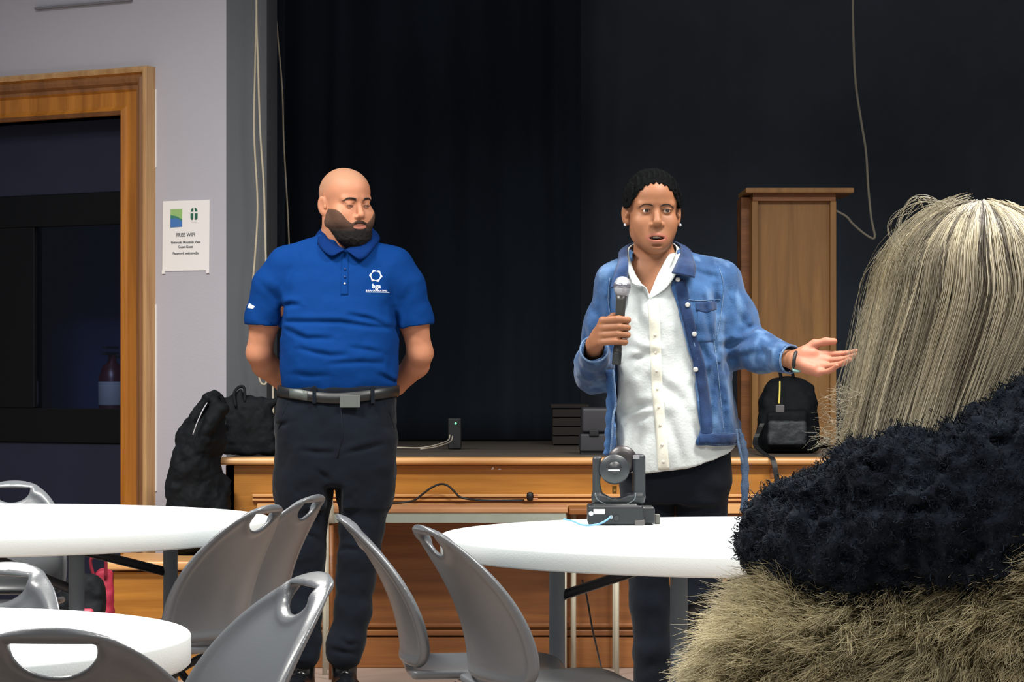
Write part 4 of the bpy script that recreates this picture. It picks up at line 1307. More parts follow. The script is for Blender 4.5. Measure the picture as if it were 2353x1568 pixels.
used_v = np.unique(F_[sel]); remap = -np.ones(len(V), int); remap[used_v] = np.arange(len(used_v))
tree = BVHTree.FromPolygons(V[used_v].tolist(), remap[F_[sel]].tolist())
M['brow_black'] = mat('black_brown_brow', srgb(38, 26, 22), .7)
for s in (-1, 1):
    add_eye(h, 'eye', s, (18, 16), M['iris'], man)
    brow(h, tree, s, [(.012, .0150), (.024, .0195), (.038, .0205), (.050, .0150)], M['brow_black'], man, .0042)
# upper lid lashes: closed-looking, he glances down
for s in (-1, 1):
    pts = [h.p((s * .0315 + a, -.0925 + abs(a) ** 2 * 38, -.0052 + .0022 * (abs(a) / .012) ** 2)) for a in (-.0115, -.007, 0, .007, .0115)]
    tube_obj('eyelashes', spline([Vector(p) for p in pts], 4), .0013, M['brow_black'], man, 6)
# beard: a thicker coat over jaw, chin and upper lip
vb = Vox(axis((-.09, .13, .0023)), axis((-.16, .08, .0023)), axis((1.54, 1.74, .0023)))
hb = add_head(vb, HC, HR, HSC, Q)
X, Y, Z = vb.grid((slice(None),) * 3)
D = np.stack(np.broadcast_arrays(X, Y, Z), -1).reshape(-1, 3)
LL = hb.local(D).reshape(X.shape[0], Y.shape[1], Z.shape[2], 3)
x, y, z = LL[..., 0], LL[..., 1], LL[..., 2]
chin = np.clip((-z - .078) / .035, 0, 1) * np.clip((-y - .01) / .05, 0, 1)
th = .0016 + .0135 * chin + .0018 * np.clip((-z - .04) / .03, 0, 1)
nb = fbm(D / .006, 5, 2).reshape(x.shape) * .0010
grown = vb.F - th * HSC - nb * (.4 + 1.3 * chin)
ax = np.abs(x)
line = np.interp(ax, [0, .012, .020, .030, .045, .060, .075], [-.0505, -.0515, -.056, -.060, -.048, -.028, -.008])       # upper edge of the beard
side = np.interp(z, [-.14, -.11, -.085, -.06, -.03, .0], [-.022, -.012, -.002, .001, -.008, -.016])                                         # back edge by the ear
reg = np.maximum(z - line, y - side)
hole = np.sqrt((x / .0250) ** 2 + ((z + .0708) / .0088) ** 2) * .0088 - .0088
hole = np.where(y < -.06, hole, .05)
reg = np.maximum(reg, -hole)
reg = np.maximum(reg, -(z + .142))
vb.F = -smin(-grown, -reg * HSC, .004)
Vb, Fb = vb.mesh()
Lb = hb.local(Vb)
fade = np.clip(1.15 - np.clip((-Lb[:, 2] - .045) / .045, 0, 1) * 1.2 - (np.abs(Lb[:, 0]) < .022) * .5 * (Lb[:, 2] < -.04), 0, 1)
M['beard'] = mat('black_beard_hair', srgb(20, 16, 16), .85, spec=.2, var=.3, vscale=90, bump=.6, bscale=500, bdist=.003)
attr_mix(M['beard'], 'fade', srgb(112, 82, 66), .6)
np_mesh('beard', Vb, Fb, M['beard'], man, attrs={'fade': fade})

# polo shirt
M['polo'] = mat('royal_blue_pique', srgb(0, 50, 112), .85, spec=.12, var=.05, vscale=3, bump=.10, bscale=700)
v = Vox(axis((-.36, .36, .0042)), axis((-.19, .20, .0042)), axis((1.04, 1.66, .0042)))
v.loft([(1.05, 0.003, 0, .194, .132), (1.09, 0.003, -.002, .202, .142), (1.15, 0.003, -.006, .207, .154), (1.222, 0.003, -.006, .208, .158), (1.30, 0.003, -.005, .206, .154), (1.38, 0, -.002, .201, .143),
        (1.46, 0, 0, .198, .126), (1.525, 0, .005, .172, .105), (1.57, 0, .01, .128, .082), (1.605, 0, .014, .088, .072), (1.63, .002, .018, .072, .066)], p=2.5, cap_r=.012)
for s in (-1, 1):
    v.chain([(s * .10, .010, 1.555), (s * .185, .010, 1.505), (s * .228, .018, 1.44), (s * .262, .028, 1.335)], [.055, .068, .070, .066], .03)
    v.cap((s * .262, .028, 1.345), (s * .268, .030, 1.318), .0655, .068, .004)
    v.cap((s * .2625, .030, 1.335), (s * .275, .036, 1.24), .059, .055, .003, 'd')
    # end the sleeve in a level hem
    R = rot(0, 0, 0)
for s in (-1, 1):
    c = np.array((s * .272, .032, 1.262)); 
    v.box(c, (.09, .09, .036), 0, .004, 'd', np.array(Matrix.Rotation(math.radians(s * 11), 3, 'Y'))) if False else None
X, Y, Z = v.grid((slice(None),) * 3)
hem = np.maximum(Z - (1.292 + .10 * (np.abs(X) - .20)), .213 - np.abs(X) + .0 * Y)        # cut below the sleeve hem, outside the trunk
v.F = np.maximum(v.F, -hem).astype(np.float32)
# re-add the trunk side cut by the hem plane
v.loft([(1.05, 0.003, 0, .194, .132), (1.09, 0.003, -.002, .202, .142), (1.15, 0.003, -.006, .207, .154), (1.222, 0.003, -.006, .208, .158), (1.30, 0.003, -.005, .206, .154), (1.34, 0.002, -.002, .203, .146)], .0, p=2.5, cap_r=.01)
v.ell((.012, -.02, 1.655), (.082, .100, .066), .006, 'd')
v.ell((.026, -.085, 1.600), (.040, .055, .040), .01, 'd')
v.noise(.085, .0038, 3, 2)
v.noise(.03, .0010, 8, 2)
for pts, dp, w_ in (([(661, 742), (720, 743), (790, 744), (850, 753), (911, 756)], .008, .009), ([(661, 758), (690, 772), (711, 780), (768, 781)], .007, .009),
                    ([(697, 803), (730, 812), (768, 819), (800, 818)], .006, .009), ([(811, 728), (845, 734), (883, 746)], .007, .008),
                    ([(768, 838), (830, 834), (883, 835)], .005, .009), ([(652, 708), (672, 702), (692, 704)], .008, .009), ([(905, 710), (912, 740), (915, 770)], .008, .010),
                    ([(650, 700), (648, 740), (645, 770)], .008, .010), ([(812, 800), (850, 806), (880, 812)], .004, .008), ([(878, 862), (895, 872), (912, 880)], .006, .008),
                    ([(600, 650), (640, 690), (655, 735)], .004, .014), ([(950, 660), (925, 700), (916, 740)], .004, .014), ([(680, 860), (720, 866), (760, 864)], .004, .010)):
    v.crease([mp(a, b) for a, b in pts], dp, w_)
V, F_ = v.mesh()
polo = np_mesh('polo_shirt', V, F_, M['polo'], man)
tree = BVHTree.FromPolygons(V.tolist(), F_.tolist())
def cloth_pt(px, py, off): 
    a, b = mp(px, py)
    return project(tree, a, b, off)
# placket, buttons, collar
patch('placket', tree, None, lambda u, w_: (mp(789 + 17 * u, 0)[0], mp(0, 682 - 92 * w_)[1]), (4, 16), M['polo'], polo, .0009, .0004)
M['btn_blue'] = mat('navy_button', srgb(14, 40, 96), .35); M['btn_pale'] = mat('pearl_button', srgb(214, 226, 236), .25)
for py, mm in ((622, M['btn_blue']), (640, M['btn_blue']), (655, M['btn_pale'])):
    c = cloth_pt(798, py, .0045)
    obj('button', lathe(bmesh.new(), [(.001, -.0015), (.0040 if mm != M['btn_pale'] else .0032, -.0012), (.0040, .001)], 14, tuple(c), 'y'), mm, polo, True)
N3 = lambda px, py, y: Vector((mp(px, py)[0], y, mp(px, py)[1]))
M['polo_collar'] = mat('royal_blue_rib', srgb(0, 38, 94), .85, spec=.12, bump=.25, bscale=500)
ruled('collar', [N3(797, 577, -.088), N3(775, 566, -.080), N3(752, 545, -.045), N3(745, 522, .01), N3(765, 508, .068), N3(797, 505, .082)],
      [N3(789, 582, -.116), N3(767, 592, -.122), N3(741, 573, -.085), N3(724, 545, .01), N3(748, 527, .085), N3(797, 522, .105)], M['polo_collar'], polo, .004, bulge=.006)
ruled('collar', [N3(797, 577, -.088), N3(822, 566, -.078), N3(846, 548, -.045), N3(852, 526, .01), N3(830, 510, .068), N3(797, 505, .082)],
      [N3(806, 583, -.116), N3(833, 600, -.122), N3(857, 580, -.085), N3(872, 548, .01), N3(848, 528, .085), N3(797, 522, .105)], M['polo_collar'], polo, .004, bulge=.006)
# embroidered emblem and lettering
M['thread'] = mat('white_thread', srgb(222, 226, 240), .6)
def emb(px, py):
    def place(x_, y_, z_=0):
        return project(tree, mp(px, py)[0] + x_, mp(px, py)[1] + y_, .0012 + z_)
    return place
bm = bmesh.new(); pl_ = emb(867, 637)
ro, ri = [], []
for i in range(60):
    a = 2 * math.pi * i / 60
    r1 = .0200 + .0028 * math.cos(6 * a + .5) ** 3; r2 = .0152
    ro.append((r1 * math.cos(a), r1 * math.sin(a))); ri.append((r2 * math.cos(a), r2 * math.sin(a)))
for i in range(60):
    j = (i + 1) % 60
    q = [bm.verts.new(pl_(*p)) for p in (ro[i], ro[j], ri[j], ri[i])]; bm.faces.new(q)
bmesh.ops.remove_doubles(bm, verts=bm.verts, dist=1e-6)
obj('emblem', bm, M['thread'], polo)
text_mesh('bga', .022, M['thread'], 'lettering', polo, emb(869, 661), .0002, .0005)
text_mesh('B.G.A. CONSULTING', .0078, M['thread'], 'lettering', polo, emb(869, 671), .0002, .0002)
bm = bmesh.new(); pl_ = emb(871, 675)
for i in range(12):
    x0, x1_ = -.040 + .08 * i / 12, -.040 + .08 * (i + 1) / 12
    bm.faces.new([bm.verts.new(pl_(*p)) for p in ((x0, 0), (x1_, 0), (x1_, .0016), (x0, .0016))])
obj('underline', bm, M['thread'], polo)
bm = bmesh.new()
for (a, b, r) in ((573, 700, .010), (580, 705, .008)):
    pass
bm.free()
patch('sleeve_mark', tree, None, lambda u, w_: (mp(568 + 15 * u + 5 * w_, 0)[0], mp(0, 708 - 11 * w_ * (1 - .5 * u) + 3 * u)[1]), (4, 4), M['thread'], polo, .0012, .0004)

# trousers
v = Vox(axis((-.27, .26, .0055)), axis((-.19, .19, .0055)), axis((.09, 1.10, .0058)))
v.loft([(.66, -.01, 0, .195, .110), (.72, -.012, 0, .205, .125), (.80, -.010, -.003, .212, .138), (.92, -.008, -.004, .216, .148), (1.02, -.003, -.004, .209, .148), (1.085, 0, -.002, .205, .146)], p=2.7, cap_r=.008)
LEGS = {-1: [(.80, -.112, .112), (.703, -.118, .102), (.611, -.126, .086), (.50, -.122, .074), (.40, -.122, .068), (.30, -.127, .066), (.20, -.13, .064), (.150, -.13, .062)],
        1: [(.80, .095, .112), (.703, .088, .101), (.611, .078, .086), (.50, .068, .075), (.40, .060, .067), (.306, .050, .065), (.20, .030, .062), (.150, .022, .062)]}
v.box((-.012, 0, .60), (.02, .2, .125), 0, .03, 'd')
for s in (-1, 1):
    v.chain([(c, .0 + .01 * (z < .5), z) for z, c, r in LEGS[s]], [r for z, c, r in LEGS[s]], .02)
v.box((-.014, 0, .60), (.006, .2, .13), 0, .02, 'd')
v.noise(.09, .006, 31, 3)
for pts in ([(700, 1034), (740, 1038), (775, 1038)], [(640, 975), (660, 975), (672, 968)], [(735, 1080), (750, 1090), (760, 1098)], [(800, 1040), (840, 1030), (880, 1020)],
            [(780, 1262), (800, 1258), (825, 1262)], [(660, 1230), (700, 1224), (735, 1236)], [(790, 1470), (800, 1480), (820, 1478)], [(760, 1490), (790, 1496), (820, 1500)], [(786, 1120), (782, 1170), (784, 1210)]):
    v.crease([mp(a, b) for a, b in pts], .006, .009)
V, F_ = v.mesh()
trs = np_mesh('trousers', V, F_, M['trouser'], man)
tt = BVHTree.FromPolygons(V.tolist(), F_.tolist())
for pts in ([(668, 925), (657, 950), (646, 985)], [(888, 925), (899, 950), (908, 985)], [(790, 940), (794, 1000), (782, 1050)]):
    tube_obj('seam', [project(tt, *mp(a, b), .0005) for a, b in pts], .0022, M['trouser'], trs, 6)
# belt, loops and buckle
M['belt'] = mat('charcoal_leather', srgb(24, 26, 28), .4)
bm = bmesh.new()
rg = []
for i in range(72):
    a = 2 * math.pi * i / 72
    ca, sa = math.cos(a), math.sin(a)
    q = (abs(ca / .214) ** 2.6 + abs(sa / .156) ** 2.6) ** (-1 / 2.6)
    x_, y_ = q * ca, q * sa - .003
    dz = -.026 * max(0, -sa) ** 2
    rg.append([bm.verts.new((x_ * k_, y_ * k_, z_ + dz)) for k_, z_ in ((.97, 1.054), (1.0, 1.055), (1.0, 1.090), (.97, 1.091))])
for i in range(72):
    A, B = rg[i], rg[(i + 1) % 72]
    for j in range(4): bm.faces.new((A[j], B[j], B[(j + 1) % 4], A[(j + 1) % 4]))
belt = obj('belt', bm, M['belt'], man, True)
bz0, bz1 = mp(0, 936)[1], mp(0, 908)[1]
box_obj('buckle', (mp(788, 0)[0], mp(834, 0)[0], -.1655, -.159, bz0, bz1), mat('grey_buckle_plate', srgb(84, 88, 86), .45), belt, bevel=.0015)
bm = bmesh.new(); A = []  # grey strip stands in for the light reflected on the belt
for a, b0, b1, yy in ((672, 895, 914, -.1285), (685, 894, 916, -.139), (700, 895, 918, -.147), (714, 899, 921, -.153)):
    A.append([bm.verts.new((mp(a, 0)[0], yy, mp(0, b1)[1])), bm.verts.new((mp(a, 0)[0], yy, mp(0, b0)[1]))])
for a, b in zip(A, A[1:]): bm.faces.new((a[0], b[0], b[1], a[1]))
o = obj('belt_highlight', bm, mat('grey_highlight', srgb(78, 84, 82), .4), belt, True); o.modifiers.new('t', 'SOLIDIFY').thickness = .003
for a in (730, 862):
    yy = -.151 if a == 730 else -.140
    box_obj('belt_loop', (mp(a, 0)[0] - .006, mp(a, 0)[0] + .006, yy - .010, yy + .01, 1.028, 1.088), M['trouser'], belt, bevel=.002)
# shoes
for s, x_ in ((-1, -.13), (1, .018)):
    v = Vox(axis((x_ - .12, x_ + .12, .004)), axis((-.30, .10, .004)), axis((-.004, .16, .004)))
    shoe(v, x_, .03, 8 * s)
    V, F_ = v.mesh(); V[:, 2] = np.maximum(V[:, 2], .003)
    sh = np_mesh('shoe', V, F_, M['shoe'], man)
    bm = bmesh.new(); a_ = math.radians(8 * s)
    lathe(bm, [(.05, .0), (.05, .012)], 20, (x_ + .0, .0, 0), 'z', 1.4)
    obj('sole', bm, M['black'], sh)
# ================================================================ the woman in the denim jacket
WY, WS = 7.45, 775.0
wom = empty('person', ((1530 - CXP) * WY / FPX, WY, 0), 'woman in a denim jacket and white shirt holding a microphone, one arm stretched out', 'person')
def wp(px, py): return ((px - 1530) / WS, 1.1 + (880 - py) / WS)
def W3(px, py, y): return Vector((wp(px, py)[0], y, wp(px, py)[1]))
Q = dict(jaw=.86, cheek=.97, nose_w=1.12, nose_l=1.24, lid=.0062, ridge=.7, eye_w=1.12, lid_z=.0, mouth_w=1.36, lip=1.22, open=.0058, mouth_z=-.0790, chin=.004)
HC, HR, HSC = (-.0405, -.005, 1.6045), rot(5, 1, 0), .985
v = Vox(axis((-.28, -.255, .008), (-.255, -.09, .0024), (-.09, .05, .0022), (.05, .30, .009), (.30, .56, .0026)),
        axis((-.34, -.09, .0026), (-.09, .13, .0030), (.13, .2, .01)),
        axis((.04, 1.12, .012), (1.12, 1.31, .0024), (1.31, 1.44, .006), (1.44, 1.75, .0021)))
v.loft([(.90, .01, 0, .15, .09), (1.05, 0, 0, .125, .09), (1.20, 0, 0, .125, .09), (1.34, 0, 0, .13, .085), (1.42, -.005, .005, .12, .065), (1.46, -.02, .01, .08, .05)], p=2.3, cap_r=.03)
for s in (-1, 1):
    v.chain([(.03 + s * .075, .01, .90), (.03 + s * .075, .01, .66), (.03 + s * .075, 0.01, .42), (.03 + s * .075, .02, .10)], [.085, .065, .045, .03], .03)
v.chain([(-.03, .015, 1.42), (-.036, .012, 1.49), (-.040, .010, 1.55)], [.058, .052, .050], .03)
for s in (-1, 1):
    v.chain([(-.03, .01, 1.45), (.01 + s * .13, .01, 1.41)], [.04, .045], .03)
# her right arm, holding the microphone
E1, W1 = (-.205, .03, 1.135), (-.2185, -.185, 1.212)
v.chain([(-.135, .01, 1.40), E1], [.048, .038], .02)
v.chain([E1, W1], [.040, .0235], .01)
PX = lambda a, b, y: tuple(W3(a, b, y))
zs_ = [1.280, 1.2585, 1.2375, 1.2175]
v.cap(W1, (-.212, -.205, 1.224), .0235, .022, .008)
for i, z_ in enumerate(zs_):
    K = (-.196 - .002 * i, -.252, z_ - .002)
    v.cap((-.214, -.205, 1.232 - .008 * i), K, .0150, .0115, .012)
    x2, x3 = (-.1500, -.1265) if i < 3 else (-.1560, -.1330)
    P1_, P2_, P3_ = (x2 - .002 * abs(i - 1.2), -.293, z_ + .001), (x3, -.281, z_ - .001), (x3 - .002, -.262, z_ - .003)
    r = .0108 - .0005 * i
    v.cap(K, P1_, r * 1.05, r * .98, .005); v.cap(P1_, P2_, r * .98, r * .9, .003); v.cap(P2_, P3_, r * .9, r * .85, .002); v.cap(P3_, (x3 - .022, -.247, z_ - .003), r * .85, r * .75, .002)
v.chain([(-.210, -.212, 1.245), (-.190, -.230, 1.272), (-.165, -.2395, 1.290), (-.142, -.2405, 1.297)], [.015, .0125, .0105, .0085], .006)
# her left arm, stretched out to the side with the palm forward
E2, W2 = (.212, .01, 1.215), (.352, -.175, 1.168)
v.chain([(.150, .01, 1.40), E2], [.048, .038], .02)
v.chain([E2, W2], [.040, .0235], .01)
add_hand(v, W2, (.955, -.20, -.13), (-.10, -.80, .55), (.1, .45, .85), [(8, 14, 10), (16, 16, 12), (22, 18, 14), (26, 22, 14)],
         [(.75, .62, .25, .040, .0135), (.95, .25, .25, .032, .0115), (1.0, .05, .2, .022, .010)], spread=.04, sc=1.07)
h = add_head(v, HC, HR, HSC, Q)
V, F_ = v.mesh()
L, lips, inner = head_attrs(h, V, Q)
M['w_skin'] = skin('warm_brown_skin', srgb(136, 90, 63), .5, .40)
palm = np.clip((V[:, 0] - .36) / .03, 0, 1) * (V[:, 1] < -.12)
attr_mix(M['w_skin'], 'lips', srgb(146, 84, 72), .7)
attr_mix(M['w_skin'], 'mouth', srgb(60, 22, 22), 1.0)
attr_mix(M['w_skin'], 'palm', srgb(168, 108, 88), .8)
np_mesh('body', V, F_, M['w_skin'], wom, attrs={'lips': lips * (1 - inner), 'mouth': inner, 'palm': palm})
sel = (V[F_[:, 0], 2] > 1.45)
used_v = np.unique(F_[sel]); remap = -np.ones(len(V), int); remap[used_v] = np.arange(len(used_v))
tree = BVHTree.FromPolygons(V[used_v].tolist(), remap[F_[sel]].tolist())
for s in (-1, 1):
    add_eye(h, 'eye', s, (8, 0), M['iris'], wom)
    brow(h, tree, s, [(.011, .0150), (.022, .0188), (.036, .0198), (.050, .0125)], M['brow_black'], wom, .0018)
    pts = [h.p((s * .0315 + a, -.0928 + abs(a) ** 2 * 38, .0015 + .0052 * (1 - (abs(a) / .0135) ** 2))) for a in (-.0125, -.008, 0, .008, .0125)]
    tube_obj('eyelashes', spline([Vector(p) for p in pts], 4), .0008, M['brow_black'], wom, 6)
# teeth
bm = bmesh.new()
for i in range(-3, 4):
    w_ = .0036 if abs(i) < 2 else .0030
    x_ = i * .0068
    c = h.p((x_, -.0880 + .00006 * i * i * 10, -.0768))
    box(bm, -w_ * .96, w_ * .96, -.002, .003, -.0042, .004, Matrix.Translation(Vector(c)) @ Matrix(h.R.tolist()).to_4x4())
obj('teeth', bm, mat('tooth_white', srgb(232, 226, 214), .25), wom, bevel=.0008)
# ear studs
M['stud'] = mat('silver_stud', srgb(232, 234, 240), .12, metal=.8)
for s in (-1, 1):
    bm = bmesh.new(); bmesh.ops.create_icosphere(bm, subdivisions=3, radius=.0048)
    o = obj('earring', bm, M['stud'], wom, True); o.location = Vector(h.p((s * .0835, -.008, -.037)))
# short black hair, twisted back in ridges from the hairline, small knot behind
vh = Vox(axis((-.14, .06, .0022)), axis((-.12, .15, .0026)), axis((1.50, 1.76, .0022)))
hh = HF(vh, HC, HR, HSC)
hh.ell((0, .018, .040), (.0815, .1015, .0895))
hh.ell((0, -.022, .056), (.064, .060, .060), .03)
hh.ell((0, -.030, .045), (.0675, .0655, .0665), .02)
hh.ell((0, .095, -.005), (.045, .035, .040), .03)
for s in (-1, 1):
    hh.ell((s * .066, .0, .02), (.018, .05, .04), .02)
X, Y, Z = vh.grid((slice(None),) * 3)
D = np.stack(np.broadcast_arrays(X, Y, Z), -1).reshape(-1, 3)
LL = hh.local(D).reshape(X.shape[0], Y.shape[1], Z.shape[2], 3)
x, y, z = LL[..., 0], LL[..., 1], LL[..., 2]
# twists run from the hairline to the back: ridges across x
rows = np.cos((x + .015 * np.sin(y * 30)) * 2 * math.pi / .0165)
hl = np.interp(np.abs(x), [0, .018, .034, .048, .058, .066, .074, .08], [.083, .081, .074, .060, .046, .030, .018, .010])
vh.F -= np.clip((z - hl) / .02 + (y > .0), .12, 1) * (.0038 * rows + .0014 * np.cos(y * 2 * math.pi / .011 + x * 160)) * np.clip((z - .01) / .04, 0, 1)
vh.F -= (fbm(D / .008, 3, 2).reshape(x.shape) * .0014).astype(np.float32)
hl = np.interp(np.abs(x), [0, .018, .034, .048, .058, .066, .074, .08], [.083, .081, .074, .060, .046, .030, .018, .010]) + .0032 * np.cos(x * 2 * math.pi / .0165)
front = hl - z                                   # below the hairline on the face side
front = np.where(y < .012, front, np.where(y < .03, .014 - z, -.03 - z))
vh.F = -smin(-vh.F, -front.astype(np.float32), .004)
V, F_ = vh.mesh()
M['hair_black'] = mat('black_coiled_hair', srgb(8, 9, 11), .85, spec=.07, var=.35, vscale=120, bump=.7, bscale=600, bdist=.003)
hair = np_mesh('hair', V, F_, M['hair_black'], wom)
rng = np.random.default_rng(4)
Ps, Ns = sample_mesh(V, F_, 5000, rng, lambda c, n: (c[:, 2] > 1.60) + .02)
t = np.linspace(0, 1, 5)[None, :, None]
ax_ = rng.normal(0, .5, (5000, 1, 3))
paths = Ps[:, None] + (Ns[:, None] * .6 + ax_ * .5 + np.array((0, .5, .1))) * t * rng.uniform(.003, .010, (5000, 1, 1)) + ax_[:, :, ::-1] * np.sin(t * 5) * .0012
strands('frizz', paths, .00028, M['hair_black'], hair)
# nails
M['nail'] = mat('dark_nail', srgb(70, 36, 40), .25)

# ---- white shirt
M['shirt'] = mat('white_cotton', srgb(182, 188, 188), .85, var=.03, vscale=6, bump=.10, bscale=160, sheen=.1)
v = Vox(axis((-.19, .23, .0040)), axis((-.19, .17, .0045)), axis((.82, 1.50, .0042)))
v.loft([(.80, .029, -.004, .192, .142), (.90, .025, -.004, .182, .140), (1.0, .012, -.004, .160, .130), (1.10, .004, -.004, .150, .124), (1.20, -.004, -.002, .145, .122), (1.30, -.006, 0, .145, .120),
        (1.38, -.006, 0, .140, .105), (1.43, -.012, .006, .115, .085), (1.465, -.03, .01, .078, .070), (1.485, -.035, .012, .066, .064)], p=2.35, cap_r=.008)
X, Y, Z = v.grid((slice(None),) * 3)
xs_ = [wp(a, 0)[0] for a in (1380, 1440, 1480, 1540, 1600, 1640, 1665, 1684, 1700)]
zs2 = [wp(0, b)[1] for b in (1060, 1082, 1084, 1079, 1068, 1055, 1042, 1024, 1000)]
cut = (np.interp(X, xs_, zs2) - Z) * .9
v.F = np.maximum(v.F, np.broadcast_to(cut, v.F.shape)).astype(np.float32)
# open neck
apx, apz = wp(1489, 690)
zz_ = np.clip(Z - apz, 0, .2)
vcut = np.maximum(np.abs(X - (apx - .06 * zz_)) - zz_ * .46, np.maximum(Y - .0, apz - Z)) + 0 * Y
v.F = -smin(-v.F, vcut.astype(np.float32) * .8, .004)
v.ell((-.036, .005, 1.475), (.058, .062, .06), .004, 'd')
v.noise(.10, .0060, 41, 2)
v.noise(.045, .0022, 47, 2)
for pts, dp, w_ in (([(1440, 830), (1470, 822), (1500, 812)], .006, .010), ([(1445, 800), (1470, 806), (1505, 815)], .005, .010), ([(1425, 760), (1440, 800), (1430, 860)], .006, .012),
                    ([(1430, 950), (1462, 935), (1500, 930)], .006, .011), ([(1445, 970), (1470, 960), (1500, 950)], .005, .010), ([(1500, 870), (1540, 900), (1580, 950)], .005, .014),
                    ([(1530, 960), (1545, 1010), (1560, 1060)], .005, .013), ([(1470, 990), (1462, 1030), (1458, 1070)], .005, .013), ([(1545, 720), (1550, 800), (1545, 860)], .004, .014),
                    ([(1620, 1040), (1640, 1020), (1650, 1000)], .004, .012), ([(1455, 700), (1462, 730), (1480, 760)], .005, .011), ([(1580, 960), (1600, 1000), (1610, 1050)], .005, .014)):
    v.crease([wp(a, b) for a, b in pts], dp, w_, ridge=.7)
V, F_ = v.mesh()
shirt = np_mesh('shirt', V, F_, M['shirt'], wom)
ts = BVHTree.FromPolygons(V.tolist(), F_.tolist())
pc = lambda py: np.interp(py, [690, 780, 900, 1080], [1496, 1500, 1505, 1519])
M['shirt2'] = mat('white_cotton_placket', srgb(206, 205, 192), .85, bump=.06, bscale=160)
patch('placket', ts, None, lambda a, b: (wp(pc(1076 - 380 * b) - 12 + 24 * a, 0)[0], wp(0, 1076 - 380 * b)[1]), (4, 60), M['shirt2'], shirt, .0022, .0008)
M['btn_white'] = mat('white_button', srgb(206, 198, 184), .3)
for py in (772, 812, 853, 894, 935, 976, 1020, 1058):
    c = project(ts, wp(pc(py), 0)[0], wp(0, py)[1], .0042)
    obj('button', lathe(bmesh.new(), [(.001, -.0012), (.0042, -.0010), (.0044, .001)], 14, tuple(c), 'y'), M['btn_white'], shirt, True)
ruled('shirt_collar', [W3(1489, 690, -.100), W3(1520, 645, -.088), W3(1546, 595, -.055), W3(1553, 566, -.005), W3(1535, 552, .05), W3(1505, 548, .066)],
      [W3(1492, 690, -.112), W3(1528, 662, -.122), W3(1559, 612, -.105), W3(1566, 588, -.02), W3(1545, 566, .06), W3(1505, 560, .078)], M['shirt'], shirt, .003, bulge=.005)
ruled('shirt_collar', [W3(1489, 690, -.100), W3(1464, 650, -.090), W3(1447, 605, -.058), W3(1446, 572, -.005), W3(1468, 555, .05), W3(1505, 548, .066)],
      [W3(1486, 688, -.116), W3(1478, 664, -.124), W3(1447, 652, -.118), W3(1436, 588, -.02), W3(1458, 567, .06), W3(1505, 560, .078)], M['shirt'], shirt, .003, bulge=.005)

# ---- denim jacket
M['denim'] = mat('washed_blue_denim', srgb(22, 46, 82), .9, spec=.12, col2=srgb(56, 90, 134), vscale=7, bump=.22, bscale=420, sheen=.15, stretch=(1, 1, .6))
M['denim_dark'] = mat('mid_blue_denim', srgb(20, 36, 68), .9, spec=.12, col2=srgb(40, 64, 104), vscale=12, bump=.25, bscale=420, sheen=.15)
M['denim_pale'] = mat('frayed_pale_denim', srgb(58, 86, 124), .9, col2=srgb(112, 136, 166), vscale=22, bump=.4, bscale=300)
attr_mix(M['denim'], 'wear', srgb(98, 130, 168), .55)
v = Vox(axis((-.30, .38, .0042)), axis((-.26, .19, .0046)), axis((.88, 1.53, .0042)))
JR = [(.885, .022, 0, .200, .150), (.92, .022, 0, .202, .154), (1.0, .020, 0, .196, .150), (1.10, .012, 0, .184, .142), (1.20, .004, 0, .172, .138), (1.30, .002, 0, .166, .135),
      (1.38, .000, .002, .160, .122), (1.43, -.002, .008, .138, .102), (1.465, -.020, .012, .096, .084), (1.49, -.030, .014, .078, .074)]
v.loft(JR, p=2.4, cap_r=.006)
v.chain([(-.075, .01, 1.455), (-.150, .012, 1.395), (-.178, .02, 1.27), (-.204, .035, 1.135)], [.043, .056, .060, .063], .03)
v.chain([(-.204, .035, 1.135), (-.216, -.06, 1.160), (-.2175, -.150, 1.190)], [.062, .054, .043], .02)
v.chain([(.03, .01, 1.455), (.150, .012, 1.395), (.190, .015, 1.30), (.218, .01, 1.215)], [.045, .070, .074, .074], .03)
v.chain([(.218, .01, 1.215), (.275, -.07, 1.190), (.335, -.155, 1.172)], [.070, .058, .045], .02)
X, Y, Z = v.grid((slice(None),) * 3)
oz = [wp(0, b)[1] for b in (1050, 1010, 985, 940, 900, 850, 760, 700, 660, 620, 590, 560)]
ol = np.interp(Z, oz, [wp(a, 0)[0] for a in (1412, 1410, 1409, 1405, 1406, 1410, 1418, 1425, 1432, 1442, 1450, 1462)])
orr = np.interp(Z, oz, [wp(a, 0)[0] for a in (1592, 1590, 1600, 1596, 1592, 1584, 1562, 1548, 1538, 1545, 1552, 1556)])
op = np.maximum(np.maximum(ol - X, X - orr), Y + .02)
arm_front = np.where((Z < 1.26) & (X < -.12), Y * 0 + 1, 0)
v.F = -smin(-v.F, np.broadcast_to(op, v.F.shape).astype(np.float32), .003)
v.ell((-.034, .0, 1.49), (.070, .075, .065), .004, 'd')
v.cap((-.215, -.12, 1.182), (-.2205, -.22, 1.212), .030, .036, .002, 'd')
v.cap((.325, -.14, 1.175), (.37, -.20, 1.162), .031, .040, .002, 'd')
# hollow inside of the body so the panels read as cloth
v.loft([(z, a, b, c - .026, d - .022) for z, a, b, c, d in JR[:7]], 0, 'd', p=2.4, cap_r=.0)
